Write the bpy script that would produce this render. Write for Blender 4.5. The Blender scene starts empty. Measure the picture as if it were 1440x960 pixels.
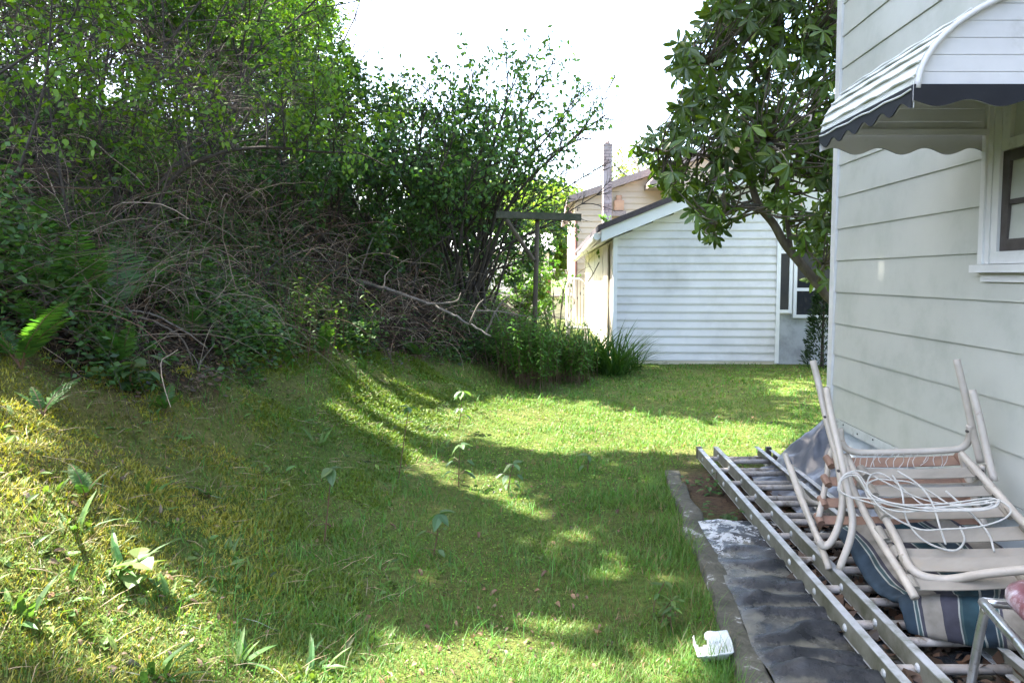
import bpy, math, random
import numpy as np
from mathutils import Vector

R = math.radians
rng = np.random.default_rng(7)
random.seed(7)
SC = bpy.context.scene
COL = SC.collection

# ------------------------------------------------------------------ camera model
FPX = 1000.0                      # focal length in photograph pixels (1440 wide)
HC = 1.38                         # eye height
PITCH = R(3.7)
CY = 388 + FPX * math.tan(PITCH)
_f = np.array([0, math.cos(PITCH), -math.sin(PITCH)])
_u = np.array([0, math.sin(PITCH), math.cos(PITCH)])
_r = np.array([1.0, 0, 0])
EYE = np.array([0, 0, HC])

def ray(x, y):
    return _f + _r * ((x - 720) / FPX) + _u * ((CY - y) / FPX)
def P(x, y, d):
    v = ray(x, y); return EYE + v * (d / v[1])
def PZ(x, y, z):
    v = ray(x, y); return EYE + v * ((z - HC) / v[2])
def proj(p):
    q = np.asarray(p, float) - EYE
    w = q @ _f; w = np.where(np.abs(w) < 1e-6, 1e-6, w)
    x = 720 + FPX * (q @ _r) / w
    y = CY - FPX * (q @ _u) / w
    return x, y, w

cam = bpy.data.cameras.new('camera'); co = bpy.data.objects.new('camera', cam); COL.objects.link(co)
co.location = EYE; co.rotation_euler = (math.pi / 2 - PITCH, 0, 0)
cam.sensor_width = 36; cam.lens = 36 * FPX / 1440
cam.shift_y = (CY - 480) / 1440.0
cam.clip_end = 2000; cam.clip_start = 0.05
SC.camera = co

# ------------------------------------------------------------------ noise
def _h(ix, iy, s):
    n = (ix.astype(np.int64) * 374761393 + iy.astype(np.int64) * 668265263 + s * 982451653) & 0x7fffffff
    n = ((n ^ (n >> 13)) * 1274126177) & 0x7fffffff
    return ((n ^ (n >> 16)) & 0xffff) / 65535.0
def vnoise(x, y, s=0):
    x = np.asarray(x, float); y = np.asarray(y, float)
    ix = np.floor(x); iy = np.floor(y); fx = x - ix; fy = y - iy
    fx = fx * fx * (3 - 2 * fx); fy = fy * fy * (3 - 2 * fy)
    a = _h(ix, iy, s); b = _h(ix + 1, iy, s); c = _h(ix, iy + 1, s); d = _h(ix + 1, iy + 1, s)
    return (a * (1 - fx) + b * fx) * (1 - fy) + (c * (1 - fx) + d * fx) * fy
def fbm(x, y, s=0, o=3):
    t = 0; a = .5
    for i in range(o):
        t = t + a * vnoise(x * 2 ** i, y * 2 ** i, s + i * 17); a *= .5
    return t / (1 - .5 ** o)

# ------------------------------------------------------------------ terrain
TY = [-6, 1.5, 2.3, 3.5, 5, 6.5, 8, 9, 10, 12, 15, 19, 26, 40, 400]
TX = [-.88, -.83, -.88, -1.08, -1.04, -.82, -.42, -.02, .30, .75, .9, .0, -4., -9., -60.]
BY = [-6, 2.2, 2.9, 3.6, 4.6, 5.5, 6.4, 7.5, 9, 10, 12, 15, 19]
BX = [-3.9, -2.6, -2.2, -2.12, -1.86, -1.76, -1.56, -1.05, -.25, .15, .6, .8, -.2]
def toe(y): return np.interp(y, TY, TX)
def brush_x(y): return np.interp(y, BY, BX)
def height(x, y):
    x = np.asarray(x, float); y = np.asarray(y, float)
    d = toe(y) - x
    k = .28
    sp = k * np.logaddexp(0, np.clip(d / k, -40, 400))
    z = .80 * sp
    z = 7.5 * (1 - np.exp(-z / 7.5))
    b = np.clip(d + .3, 0, 1.5)
    z = z + (fbm(x * .8, y * .8, 3) - .5) * (.03 + .16 * b) + (fbm(x * 4, y * 4, 9) - .5) * (.012 + .06 * b)
    return z
def G(x, y):
    """point of the ground met by the sight line through a photograph pixel"""
    v = ray(x, y); t = .5
    last = t
    while t < 80:
        p = EYE + v * t
        if p[2] < float(height(p[0], p[1])):
            a, b = last, t
            for _ in range(20):
                m = (a + b) / 2; q = EYE + v * m
                if q[2] < float(height(q[0], q[1])): b = m
                else: a = m
            return EYE + v * b
        last = t; t += .05
    return EYE + v * t

# edge of the brush, read off the photograph where the mown bank ends
_e = np.array([G(x, y)[:2] for x, y in [(-60, 496), (0, 502), (80, 528), (150, 548), (220, 562), (300, 560), (360, 538), (420, 512), (500, 506), (600, 510), (700, 514)]])
_e = _e[np.argsort(_e[:, 1])]
BY = [-6, 1.0] + list(_e[:, 1]) + [10.5, 12, 15, 19]
BX = [_e[0, 0] - 1.0, _e[0, 0] - .5] + list(_e[:, 0] - .08) + [.2, .6, .8, -.2]

# ------------------------------------------------------------------ sun and its gaps
SUN = np.array([-.47, .20, .86]); SUN = SUN / np.linalg.norm(SUN)
# outlines (as seen in the photograph) of the sunlit patches on the ground; the crowns have gaps there
LIT = [
 (1.0, [(-200,590),(70,625),(130,690),(205,725),(255,790),(330,850),(390,900),(470,985),(-200,985)]),
 (.85, [(-120,480),(30,490),(80,560),(150,640),(110,700),(-120,660)]),
 (1.0, [(420,548),(455,520),(500,540),(575,600),(665,660),(765,680),(825,705),(700,718),(585,665)]),
 (1.0, [(474,510),(530,510),(600,570),(665,612),(630,626),(555,590)]),
 (1.0, [(600,578),(650,566),(740,556),(790,566),(860,578),(960,588),(1075,600),(1150,605),(1140,645),(985,646),(860,642),(765,640),(700,640),(640,618)]),
 (.8, [(990,506),(1150,514),(1150,524),(1000,516)]),
 (.9, [(1060,540),(1150,530),(1150,552),(1080,556)]),
 (.9, [(470,905),(640,890),(820,905),(1010,880),(1030,960),(1010,1000),(440,1000)]),
 (.5, [(70,165),(200,150),(340,170),(350,290),(250,310),(140,280)]),
 (.5, [(560,720),(760,700),(960,760),(1010,900),(800,910),(560,860)]),
]
def inpoly(x, y, poly):
    c = np.zeros(x.shape, bool); n = len(poly); j = n - 1
    for i in range(n):
        xi, yi = poly[i]; xj, yj = poly[j]
        m = ((yi > y) != (yj > y)) & (x < (xj - xi) * (y - yi) / (yj - yi + 1e-9) + xi)
        c ^= m; j = i
    return c
def shadow_hits_lit(p, r):
    """True where a leaf at p would shade one of the patches of sun"""
    p = np.asarray(p, float)
    t = (p[:, 2]) / SUN[2]
    for _ in range(40):
        q = p - SUN * t[:, None]
        t = t + .5 * (q[:, 2] - height(q[:, 0], q[:, 1])) / SUN[2]
    q = p - SUN * t[:, None]
    x, y, w = proj(q)
    jx = (fbm(q[:, 0] * 3.2, q[:, 1] * 3.2, 41) - .5) * 150
    jy = (fbm(q[:, 0] * 3.2, q[:, 1] * 3.2, 77) - .5) * 45
    dap = fbm(q[:, 0] * 6, q[:, 1] * 6, 5)
    out = np.zeros(len(p), bool)
    for pr, poly in LIT:
        hit = inpoly(x + jx, y + jy * np.clip(3 / np.maximum(w, .1), .2, 1), poly) & (w > .5)
        out |= hit & (dap > (1 - pr) * .9 + .1)
    return out & (t > .35)

# ------------------------------------------------------------------ mesh helpers
def make_mesh(name, V, FS, cols=None, smooth=False, uv=None):
    V = np.ascontiguousarray(V, np.float32)
    me = bpy.data.meshes.new(name)
    me.vertices.add(len(V)); me.vertices.foreach_set('co', V.ravel())
    FS = [np.asarray(f, np.int32) for f in FS if len(f)]
    tot = sum(f.size for f in FS); npol = sum(len(f) for f in FS)
    me.loops.add(tot); me.polygons.add(npol)
    me.loops.foreach_set('vertex_index', np.concatenate([f.ravel() for f in FS]))
    ls = np.concatenate([np.full(len(f), f.shape[1], np.int32) for f in FS])
    st = np.concatenate([[0], np.cumsum(ls)[:-1]]).astype(np.int32)
    me.polygons.foreach_set('loop_start', st)
    me.polygons.foreach_set('loop_total', ls)
    me.polygons.foreach_set('use_smooth', np.full(npol, bool(smooth)))
    me.update(calc_edges=True)
    if cols is not None:
        a = me.color_attributes.new('Col', 'FLOAT_COLOR', 'POINT')
        c = np.ones((len(V), 4), np.float32); c[:, :3] = cols
        a.data.foreach_set('color', c.ravel())
    if uv is not None:
        a = me.attributes.new('puv', 'FLOAT2', 'POINT')
        a.data.foreach_set('vector', np.ascontiguousarray(uv, np.float32).ravel())
    return me
class MB:
    def __init__(s): s.V = []; s.F = {}; s.C = []; s.n = 0; s.U = []
    def add(s, V, FS, c=None, uv=None):
        V = np.asarray(V, float).reshape(-1, 3)
        for f in FS:
            f = np.asarray(f, np.int64)
            if f.size: s.F.setdefault(f.shape[1], []).append(f + s.n)
        s.V.append(V); s.n += len(V)
        if c is None: c = np.ones((len(V), 3))
        c = np.asarray(c, float)
        if c.ndim == 1: c = np.tile(c, (len(V), 1))
        s.C.append(c)
        s.U.append(np.zeros((len(V), 2)) if uv is None else np.asarray(uv, float))
        return s
    def box(s, a, b, c=None):
        x0, y0, z0 = a; x1, y1, z1 = b
        V = [(x0,y0,z0),(x1,y0,z0),(x1,y1,z0),(x0,y1,z0),(x0,y0,z1),(x1,y0,z1),(x1,y1,z1),(x0,y1,z1)]
        F = [(0,3,2,1),(4,5,6,7),(0,1,5,4),(1,2,6,5),(2,3,7,6),(3,0,4,7)]
        return s.add(V, [F], c)
    def prism(s, A, B, c=None):
        """closed solid between two matching outlines"""
        n = len(A); V = np.vstack([A, B])
        q = [(i, (i + 1) % n, n + (i + 1) % n, n + i) for i in range(n)]
        return s.add(V, [q, [tuple(range(n - 1, -1, -1))], [tuple(range(n, 2 * n))]], c)
    def tube(s, pts, r, sides=8, c=None, cap=True):
        V, F, caps = tubes(np.asarray(pts, float)[None], np.broadcast_to(np.asarray(r, float), (1, len(pts))), sides)
        return s.add(V, F + (caps if cap else []), c)
    def build(s, name, mat, parent=None, smooth=False, use_col=True):
        V = np.vstack(s.V); FS = [np.vstack(v) for v in s.F.values()]
        me = make_mesh(name, V, FS, np.vstack(s.C) if use_col else None, smooth, np.vstack(s.U))
        return link(name, me, mat, parent)
def link(name, me, mat, parent=None):
    o = bpy.data.objects.new(name, me); COL.objects.link(o)
    if mat: me.materials.append(mat)
    if parent: o.parent = parent
    return o
def empty(name, label, cat, group=None):
    o = bpy.data.objects.new(name, None); COL.objects.link(o); o.empty_display_size = .1
    o['label'] = label; o['category'] = cat
    if group: o['group'] = group
    return o
def tag(o, label, cat, group=None):
    o['label'] = label; o['category'] = cat
    if group: o['group'] = group
    return o
def at_base(root, p):
    """moves a thing's Empty to its base and keeps its parts where they are"""
    p = Vector(p)
    root.location = p
    for c in root.children:
        if c.type == 'MESH':
            c.data.transform(__import__('mathutils').Matrix.Translation(-p))
            for g in c.children:
                if g.type == 'MESH': g.data.transform(__import__('mathutils').Matrix.Translation(-p))
    return root
def struct(o, kind='structure'): o['kind'] = kind; return o

def norm(a): return a / np.maximum(np.linalg.norm(a, axis=-1, keepdims=True), 1e-9)
def tubes(T, Rr, sides):
    """T (m,n,3) polylines, Rr (m,n) radii"""
    T = np.asarray(T, float); m, n, _ = T.shape
    d = np.empty_like(T); d[:, 1:-1] = T[:, 2:] - T[:, :-2]; d[:, 0] = T[:, 1] - T[:, 0]; d[:, -1] = T[:, -1] - T[:, -2]
    d = norm(d)
    ref = np.where(np.abs(d[:, :1, 2:3]) > .9, np.array([1., 0, 0]), np.array([0, 0, 1.]))
    A = np.empty_like(T)
    a = norm(np.cross(d[:, 0], ref[:, 0]))
    for i in range(n):
        a = norm(a - d[:, i] * np.sum(a * d[:, i], -1, keepdims=True)); A[:, i] = a
    B = np.cross(d, A)
    th = np.arange(sides) / sides * 2 * math.pi
    V = T[:, :, None] + Rr[:, :, None, None] * (A[:, :, None] * np.cos(th)[:, None] + B[:, :, None] * np.sin(th)[:, None])
    i = np.arange(m)[:, None, None] * n * sides + np.arange(n - 1)[None, :, None] * sides
    k = np.arange(sides)[None, None]; k2 = (k + 1) % sides
    Fq = np.stack([i + k, i + k2, i + sides + k2, i + sides + k], -1).reshape(-1, 4)
    base = np.arange(m)[:, None] * n * sides
    caps = [base + np.arange(sides)[::-1][None], base + (n - 1) * sides + np.arange(sides)[None]]
    return V.reshape(-1, 3), [Fq], caps
def smooth_path(pts, n=6):
    """Catmull-Rom through the points"""
    p = np.asarray(pts, float); q = np.vstack([2 * p[0] - p[1], p, 2 * p[-1] - p[-2]])
    out = []
    for i in range(1, len(q) - 2):
        t = np.linspace(0, 1, n, endpoint=False)[:, None]
        a, b, c, d = q[i - 1], q[i], q[i + 1], q[i + 2]
        out.append(.5 * ((2 * b) + (-a + c) * t + (2 * a - 5 * b + 4 * c - d) * t ** 2 + (-a + 3 * b - 3 * c + d) * t ** 3))
    out.append(p[-1:]); return np.vstack(out)

OVATE = [(0, .0), (.18, .72), (.45, 1.0), (.75, .62), (1, 0)]
LANCE = [(0, .25), (.25, .85), (.55, 1.0), (.8, .6), (1, 0)]
OBOV = [(0, .12), (.3, .6), (.62, 1.0), (.86, .75), (1, .05)]
RHOMB = [(0, 0), (.45, 1.0), (1, 0)]
def leaves(Pp, D, N, L, W, prof=RHOMB, fold=0., droop=.15):
    """many leaves: base points, directions, face normals, lengths, half widths"""
    Pp = np.asarray(Pp, float); m = len(Pp)
    D = norm(D); S = norm(np.cross(D, N)); N = np.cross(S, D)
    L = np.broadcast_to(L, (m,)); W = np.broadcast_to(W, (m,))
    V = []; idx = []; k = 0
    for t, w in prof:
        c = Pp + D * (L * t)[:, None] - N * (L * droop * t * t)[:, None]
        if w <= 1e-6: V.append(c); idx.append((k,)); k += 1
        elif fold > 0:
            s = S * (W * w)[:, None]; up = N * (W * w * fold)[:, None]
            V += [c - s + up, c, c + s + up]; idx.append((k, k + 1, k + 2)); k += 3
        else:
            s = S * (W * w)[:, None]
            V += [c - s, c + s]; idx.append((k, k + 1)); k += 2
    V = np.stack(V, 1)
    tri = []; quad = []
    for a, b in zip(idx[:-1], idx[1:]):
        if len(a) == 1 and len(b) == 1: continue
        if len(a) == 1:
            for i in range(len(b) - 1): tri.append((a[0], b[i + 1], b[i]))
        elif len(b) == 1:
            for i in range(len(a) - 1): tri.append((a[i], a[i + 1], b[0]))
        else:
            for i in range(len(a) - 1): quad.append((a[i], a[i + 1], b[i + 1], b[i]))
    off = (np.arange(m) * k)[:, None, None]
    FS = []
    if tri: FS.append((np.array(tri)[None] + off).reshape(-1, 3))
    if quad: FS.append((np.array(quad)[None] + off).reshape(-1, 4))
    return V.reshape(-1, 3), FS, k
def rdir(m): return norm(rng.normal(size=(m, 3)))
def tint(m, base, var=.25, warm=.12):
    b = np.array(base)[None] * (1 + var * rng.normal(size=(m, 1)))
    b = b * (1 + warm * rng.normal(size=(m, 1)) * np.array([[1., .2, -.5]]))
    return np.clip(b, .004, 1)

# ------------------------------------------------------------------ materials
def new_mat(name):
    m = bpy.data.materials.new(name); m.use_nodes = True
    nt = m.node_tree; nt.nodes.clear()
    return m, nt
def node(nt, t, **kw):
    n = nt.nodes.new(t)
    for k, v in kw.items():
        if k.startswith('i_'): n.inputs[k[2:].replace('_', ' ')].default_value = v
        else: setattr(n, k, v)
    return n
def L_(nt, a, ao, b, bi): nt.links.new(a.outputs[ao], b.inputs[bi])
def ramp(nt, stops, interp='LINEAR'):
    r = nt.nodes.new('ShaderNodeValToRGB'); cr = r.color_ramp; cr.interpolation = interp
    while len(cr.elements) > 1: cr.elements.remove(cr.elements[-1])
    for i, (p, c) in enumerate(stops):
        e = cr.elements[0] if i == 0 else cr.elements.new(p)
        e.position = p; e.color = (*c, 1) if len(c) == 3 else c
    return r
def leaf_mat(name, trans=.45, gloss=.06, rough=.45, tcol=(1.3, 1.5, .5)):
    m, nt = new_mat(name)
    at = node(nt, 'ShaderNodeAttribute', attribute_name='Col')
    di = node(nt, 'ShaderNodeBsdfDiffuse'); tr = node(nt, 'ShaderNodeBsdfTranslucent')
    mul = node(nt, 'ShaderNodeMix', data_type='RGBA', blend_type='MULTIPLY'); mul.inputs[0].default_value = 1
    mul.inputs[7].default_value = (*tcol, 1)
    L_(nt, at, 'Color', di, 'Color'); nt.links.new(at.outputs['Color'], mul.inputs[6]); nt.links.new(mul.outputs[2], tr.inputs['Color'])
    mx = node(nt, 'ShaderNodeMixShader'); mx.inputs[0].default_value = trans
    nt.links.new(di.outputs[0], mx.inputs[1]); nt.links.new(tr.outputs[0], mx.inputs[2])
    gl = node(nt, 'ShaderNodeBsdfGlossy'); gl.inputs['Roughness'].default_value = rough
    m2 = node(nt, 'ShaderNodeMixShader'); m2.inputs[0].default_value = gloss
    nt.links.new(mx.outputs[0], m2.inputs[1]); nt.links.new(gl.outputs[0], m2.inputs[2])
    o = node(nt, 'ShaderNodeOutputMaterial'); nt.links.new(m2.outputs[0], o.inputs[0])
    return m
def solid(name, a, b=None, scale=8, rough=.6, metal=0, bump=0, detail=5, spec=.4, stretch=None, use_col=False, bscale=None, lo=.35, hi=.65, dirt=None, dscale=3, dlo=.55, dhi=.7):
    """principled with a noise mix of two colours, an optional dirt layer and bump"""
    m, nt = new_mat(name)
    b = b or a
    tc = node(nt, 'ShaderNodeTexCoord'); mp = node(nt, 'ShaderNodeMapping')
    nt.links.new(tc.outputs['Object'], mp.inputs['Vector'])
    if stretch: mp.inputs['Scale'].default_value = stretch
    nz = node(nt, 'ShaderNodeTexNoise', i_Scale=scale, i_Detail=detail, i_Roughness=.6)
    nt.links.new(mp.outputs[0], nz.inputs['Vector'])
    rp = ramp(nt, [(lo, a), (hi, b)]); nt.links.new(nz.outputs['Fac'], rp.inputs[0])
    colr = rp.outputs[0]
    if dirt:
        n2 = node(nt, 'ShaderNodeTexNoise', i_Scale=dscale, i_Detail=8, i_Roughness=.7)
        nt.links.new(mp.outputs[0], n2.inputs['Vector'])
        r2 = ramp(nt, [(dlo, (0, 0, 0)), (dhi, (1, 1, 1))]); nt.links.new(n2.outputs['Fac'], r2.inputs[0])
        mx = node(nt, 'ShaderNodeMix', data_type='RGBA')
        nt.links.new(r2.outputs[0], mx.inputs[0]); nt.links.new(colr, mx.inputs[6]); mx.inputs[7].default_value = (*dirt, 1)
        colr = mx.outputs[2]
    if use_col:
        at = node(nt, 'ShaderNodeAttribute', attribute_name='Col')
        mu = node(nt, 'ShaderNodeMix', data_type='RGBA', blend_type='MULTIPLY'); mu.inputs[0].default_value = 1
        nt.links.new(colr, mu.inputs[6]); nt.links.new(at.outputs['Color'], mu.inputs[7]); colr = mu.outputs[2]
    pb = node(nt, 'ShaderNodeBsdfPrincipled'); pb.inputs['Roughness'].default_value = rough; pb.inputs['Metallic'].default_value = metal
    pb.inputs['Specular IOR Level'].default_value = spec
    nt.links.new(colr, pb.inputs['Base Color'])
    if bump:
        n3 = node(nt, 'ShaderNodeTexNoise', i_Scale=bscale or scale * 3, i_Detail=6)
        nt.links.new(mp.outputs[0], n3.inputs['Vector'])
        bp = node(nt, 'ShaderNodeBump', i_Strength=bump, i_Distance=.02); nt.links.new(n3.outputs['Fac'], bp.inputs['Height'])
        nt.links.new(bp.outputs[0], pb.inputs['Normal'])
    o = node(nt, 'ShaderNodeOutputMaterial'); nt.links.new(pb.outputs[0], o.inputs[0])
    return m

M = {}
M['leaf'] = leaf_mat('soft_leaf', .45, .03, .5)
M['rhodo'] = leaf_mat('leathery_leaf', .28, .05, .4, (1.4, 1.5, .4))
M['grass'] = leaf_mat('grass_blade', .35, .025, .5, (1.25, 1.3, .5))
M['litter'] = leaf_mat('dead_leaf', .15, .03, .6, (1.2, 1, .8))
M['bark'] = solid('bark', (.075, .058, .043), (.15, .125, .1), 14, .85, bump=.6, stretch=(1, 1, .35))
M['barkdark'] = solid('dark_bark', (.03, .023, .018), (.07, .055, .042), 18, .85, bump=.5)
M['twig'] = solid('dead_twig', (1, 1, 1), (.62, .6, .58), 30, .85, use_col=True)
M['pale_wood'] = solid('bleached_wood', (.20, .175, .15), (.11, .095, .08), 22, .8, bump=.5, stretch=(1, 1, .4))
M['stem'] = solid('red_stem', (.12, .055, .035), (.09, .07, .03), 20, .7)
M['siding_green'] = solid('pale_green_aluminium_siding', (.47, .475, .43), (.42, .43, .388), 2.2, .42, bump=.03, bscale=60, dirt=(.33, .345, .295), dscale=2.2, dlo=.5, dhi=.85)
M['white_paint'] = solid('white_paint', (.62, .62, .60), (.54, .54, .525), 5, .45, dirt=(.36, .36, .32), dscale=6, dlo=.62, dhi=.8)
M['white_metal'] = solid('white_enamel_awning', (.52, .52, .53), (.45, .45, .46), 4, .4, dirt=(.31, .31, .295), dscale=5, dlo=.56, dhi=.8)
M['awning_slat'] = solid('pale_awning_slat', (.56, .58, .54), (.49, .515, .47), 6, .35, dirt=(.38, .395, .33), dscale=8, dlo=.48, dhi=.7)
M['navy'] = solid('navy_enamel', (.006, .007, .011), (.010, .012, .017), 7, .55, spec=.25, dirt=(.035, .038, .045), dscale=14, dlo=.62, dhi=.8)
M['sash'] = solid('dark_brown_sash', (.05, .04, .037), (.075, .064, .06), 16, .5)
M['vinyl'] = solid('white_vinyl_siding', (.70, .685, .68), (.63, .617, .61), 1.6, .5, dirt=(.45, .44, .42), dscale=1.3, dlo=.45, dhi=.8)
M['trim_white'] = solid('white_trim', (.8, .8, .79), (.75, .75, .74), 3, .5)
M['cream'] = solid('cream_side_wall', (.72, .66, .54), (.64, .57, .45), 3, .7, dirt=(.25, .2, .13), dscale=1.1, dlo=.56, dhi=.64)
M['masonry'] = solid('grey_rendered_masonry', (.46, .47, .48), (.35, .36, .37), 2.5, .85, bump=.25, dirt=(.24, .245, .25), dscale=1.8, dlo=.48, dhi=.68)
M['foundation'] = solid('painted_foundation', (.50, .55, .58), (.42, .47, .5), 4, .8, bump=.3, dirt=(.28, .28, .26), dscale=5, dlo=.55, dhi=.75)
M['shingle'] = solid('brown_shingle', (.055, .045, .05), (.085, .07, .075), 30, .85, bump=.4)
M['shingle_pale'] = solid('grey_brown_shingle', (.2, .16, .15), (.27, .22, .2), 20, .85)
M['tan'] = solid('tan_siding', (.52, .425, .32), (.47, .385, .285), 1.2, .6)
M['brick'] = None
M['maroon'] = solid('maroon_paint', (.16, .075, .065), (.2, .1, .085), 3, .7)
M['alu'] = solid('weathered_aluminium', (.46, .47, .48), (.34, .35, .34), 14, .5, metal=.2, bump=.08, dirt=(.17, .18, .13), dscale=7, dlo=.5, dhi=.7)
M['alu_olive'] = solid('stained_aluminium', (.13, .13, .10), (.19, .19, .155), 9, .6, metal=.1, dirt=(.08, .082, .052), dscale=5, dlo=.45, dhi=.65)
M['rung'] = solid('rung_metal', (.33, .305, .28), (.24, .215, .19), 20, .55, metal=.1, dirt=(.10, .08, .055), dscale=16, dlo=.5, dhi=.64)
M['tube'] = solid('beige_painted_tube', (.43, .385, .33), (.36, .32, .27), 10, .42, dirt=(.22, .17, .13), dscale=22, dlo=.62, dhi=.72, bump=.05)
M['strap'] = solid('beige_vinyl_strap', (.27, .245, .205), (.195, .175, .145), 9, .5, dirt=(.26, .22, .17), dscale=11, dlo=.52, dhi=.72, stretch=(.4, 1, 1))
M['strap_brown'] = solid('brown_vinyl_strap', (.24, .145, .10), (.17, .10, .075), 12, .6, dirt=(.32, .25, .2), dscale=16, dlo=.6, dhi=.75)
M['cord'] = solid('white_cord', (.44, .43, .40), (.34, .33, .30), 30, .45)
M['chrome'] = solid('rusty_chrome', (.6, .6, .6), (.42, .42, .42), 16, .28, metal=.9, dirt=(.2, .13, .08), dscale=26, dlo=.56, dhi=.68)
M['maroon_vinyl'] = solid('marbled_maroon_vinyl', (.13, .04, .045), (.24, .11, .13), 9, .28, dirt=(.5, .47, .52), dscale=7, dlo=.56, dhi=.68)
M['grey_plastic'] = solid('grey_plastic_sheet', (.055, .063, .08), (.10, .11, .13), 4, .32, dirt=(.2, .21, .22), dscale=6, dlo=.55, dhi=.8, bump=.1)
M['foam'] = solid('dirty_white_foam', (.5, .53, .53), (.38, .41, .4), 9, .5, dirt=(.3, .27, .2), dscale=18, dlo=.58, dhi=.7)
M['post'] = solid('weathered_post', (.10, .075, .052), (.065, .05, .036), 14, .85, stretch=(1, 1, .2), bump=.4)
M['crossarm'] = solid('mossy_crossarm', (.05, .056, .034), (.085, .08, .06), 10, .9, bump=.4)
M['plastic_white'] = solid('white_resin', (.74, .72, .68), (.66, .64, .6), 6, .5)
M['vent'] = solid('vent_metal', (.42, .25, .15), (.34, .2, .13), 6, .6)
M['kerbstone'] = solid('flaked_kerb', (.045, .045, .03), (.085, .08, .06), 9, .9, bump=.8, dirt=(.30, .30, .28), dscale=9, dlo=.61, dhi=.66)
M['slab'] = solid('old_concrete', (.10, .097, .085), (.15, .145, .13), 6, .85, bump=.3, dirt=(.09, .085, .065), dscale=4)
M['curtain'] = solid('room_dark', (.02, .02, .022), (.03, .03, .03), 3, .8)

def glass_mat():
    m, nt = new_mat('window_glass')
    pb = node(nt, 'ShaderNodeBsdfPrincipled'); pb.inputs['Base Color'].default_value = (.025, .028, .032, 1)
    pb.inputs['Roughness'].default_value = .06; pb.inputs['Specular IOR Level'].default_value = .22
    o = node(nt, 'ShaderNodeOutputMaterial'); nt.links.new(pb.outputs[0], o.inputs[0]); return m
M['glass'] = glass_mat()
M['screen'] = solid('insect_screen', (.018, .017, .017), (.028, .026, .026), 5, .6, spec=.12)
def brick_mat():
    m, nt = new_mat('whitewashed_brick')
    tc = node(nt, 'ShaderNodeTexCoord'); mp = node(nt, 'ShaderNodeMapping'); mp.inputs['Rotation'].default_value = (R(90), 0, 0)
    nt.links.new(tc.outputs['Object'], mp.inputs[0])
    br = node(nt, 'ShaderNodeTexBrick', i_Scale=1.0); br.inputs['Brick Width'].default_value = .2; br.inputs['Row Height'].default_value = .085
    br.inputs['Mortar Size'].default_value = .012
    br.inputs['Color1'].default_value = (.23, .17, .15, 1); br.inputs['Color2'].default_value = (.32, .26, .24, 1); br.inputs['Mortar'].default_value = (.11, .09, .09, 1)
    nt.links.new(mp.outputs[0], br.inputs['Vector'])
    nz = node(nt, 'ShaderNodeTexNoise', i_Scale=2.2, i_Detail=6); nt.links.new(tc.outputs['Object'], nz.inputs['Vector'])
    rp = ramp(nt, [(.45, (0, 0, 0)), (.6, (1, 1, 1))]); nt.links.new(nz.outputs['Fac'], rp.inputs[0])
    mx = node(nt, 'ShaderNodeMix', data_type='RGBA'); nt.links.new(rp.outputs[0], mx.inputs[0]); nt.links.new(br.outputs['Color'], mx.inputs[6]); mx.inputs[7].default_value = (.34, .31, .30, 1)
    pb = node(nt, 'ShaderNodeBsdfPrincipled'); pb.inputs['Roughness'].default_value = .85; nt.links.new(mx.outputs[2], pb.inputs['Base Color'])
    o = node(nt, 'ShaderNodeOutputMaterial'); nt.links.new(pb.outputs[0], o.inputs[0]); return m
M['brick'] = brick_mat()
def ground_mat():
    m, nt = new_mat('earth_and_thatch')
    at = node(nt, 'ShaderNodeAttribute', attribute_name='Col')
    geo = node(nt, 'ShaderNodeNewGeometry')
    n1 = node(nt, 'ShaderNodeTexNoise', i_Scale=38, i_Detail=8, i_Roughness=.75); nt.links.new(geo.outputs['Position'], n1.inputs['Vector'])
    rp = ramp(nt, [(.3, (.45, .42, .4)), (.5, (.95, .95, .95)), (.7, (1.5, 1.4, 1.2))]); nt.links.new(n1.outputs['Fac'], rp.inputs[0])
    mu = node(nt, 'ShaderNodeMix', data_type='RGBA', blend_type='MULTIPLY'); mu.inputs[0].default_value = 1
    nt.links.new(at.outputs['Color'], mu.inputs[6]); nt.links.new(rp.outputs[0], mu.inputs[7])
    pb = node(nt, 'ShaderNodeBsdfPrincipled'); pb.inputs['Roughness'].default_value = .95; pb.inputs['Specular IOR Level'].default_value = .1
    nt.links.new(mu.outputs[2], pb.inputs['Base Color'])
    bp = node(nt, 'ShaderNodeBump', i_Strength=.8, i_Distance=.03); nt.links.new(n1.outputs['Fac'], bp.inputs['Height']); nt.links.new(bp.outputs[0], pb.inputs['Normal'])
    o = node(nt, 'ShaderNodeOutputMaterial'); nt.links.new(pb.outputs[0], o.inputs[0]); return m
M['ground'] = ground_mat()
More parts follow.
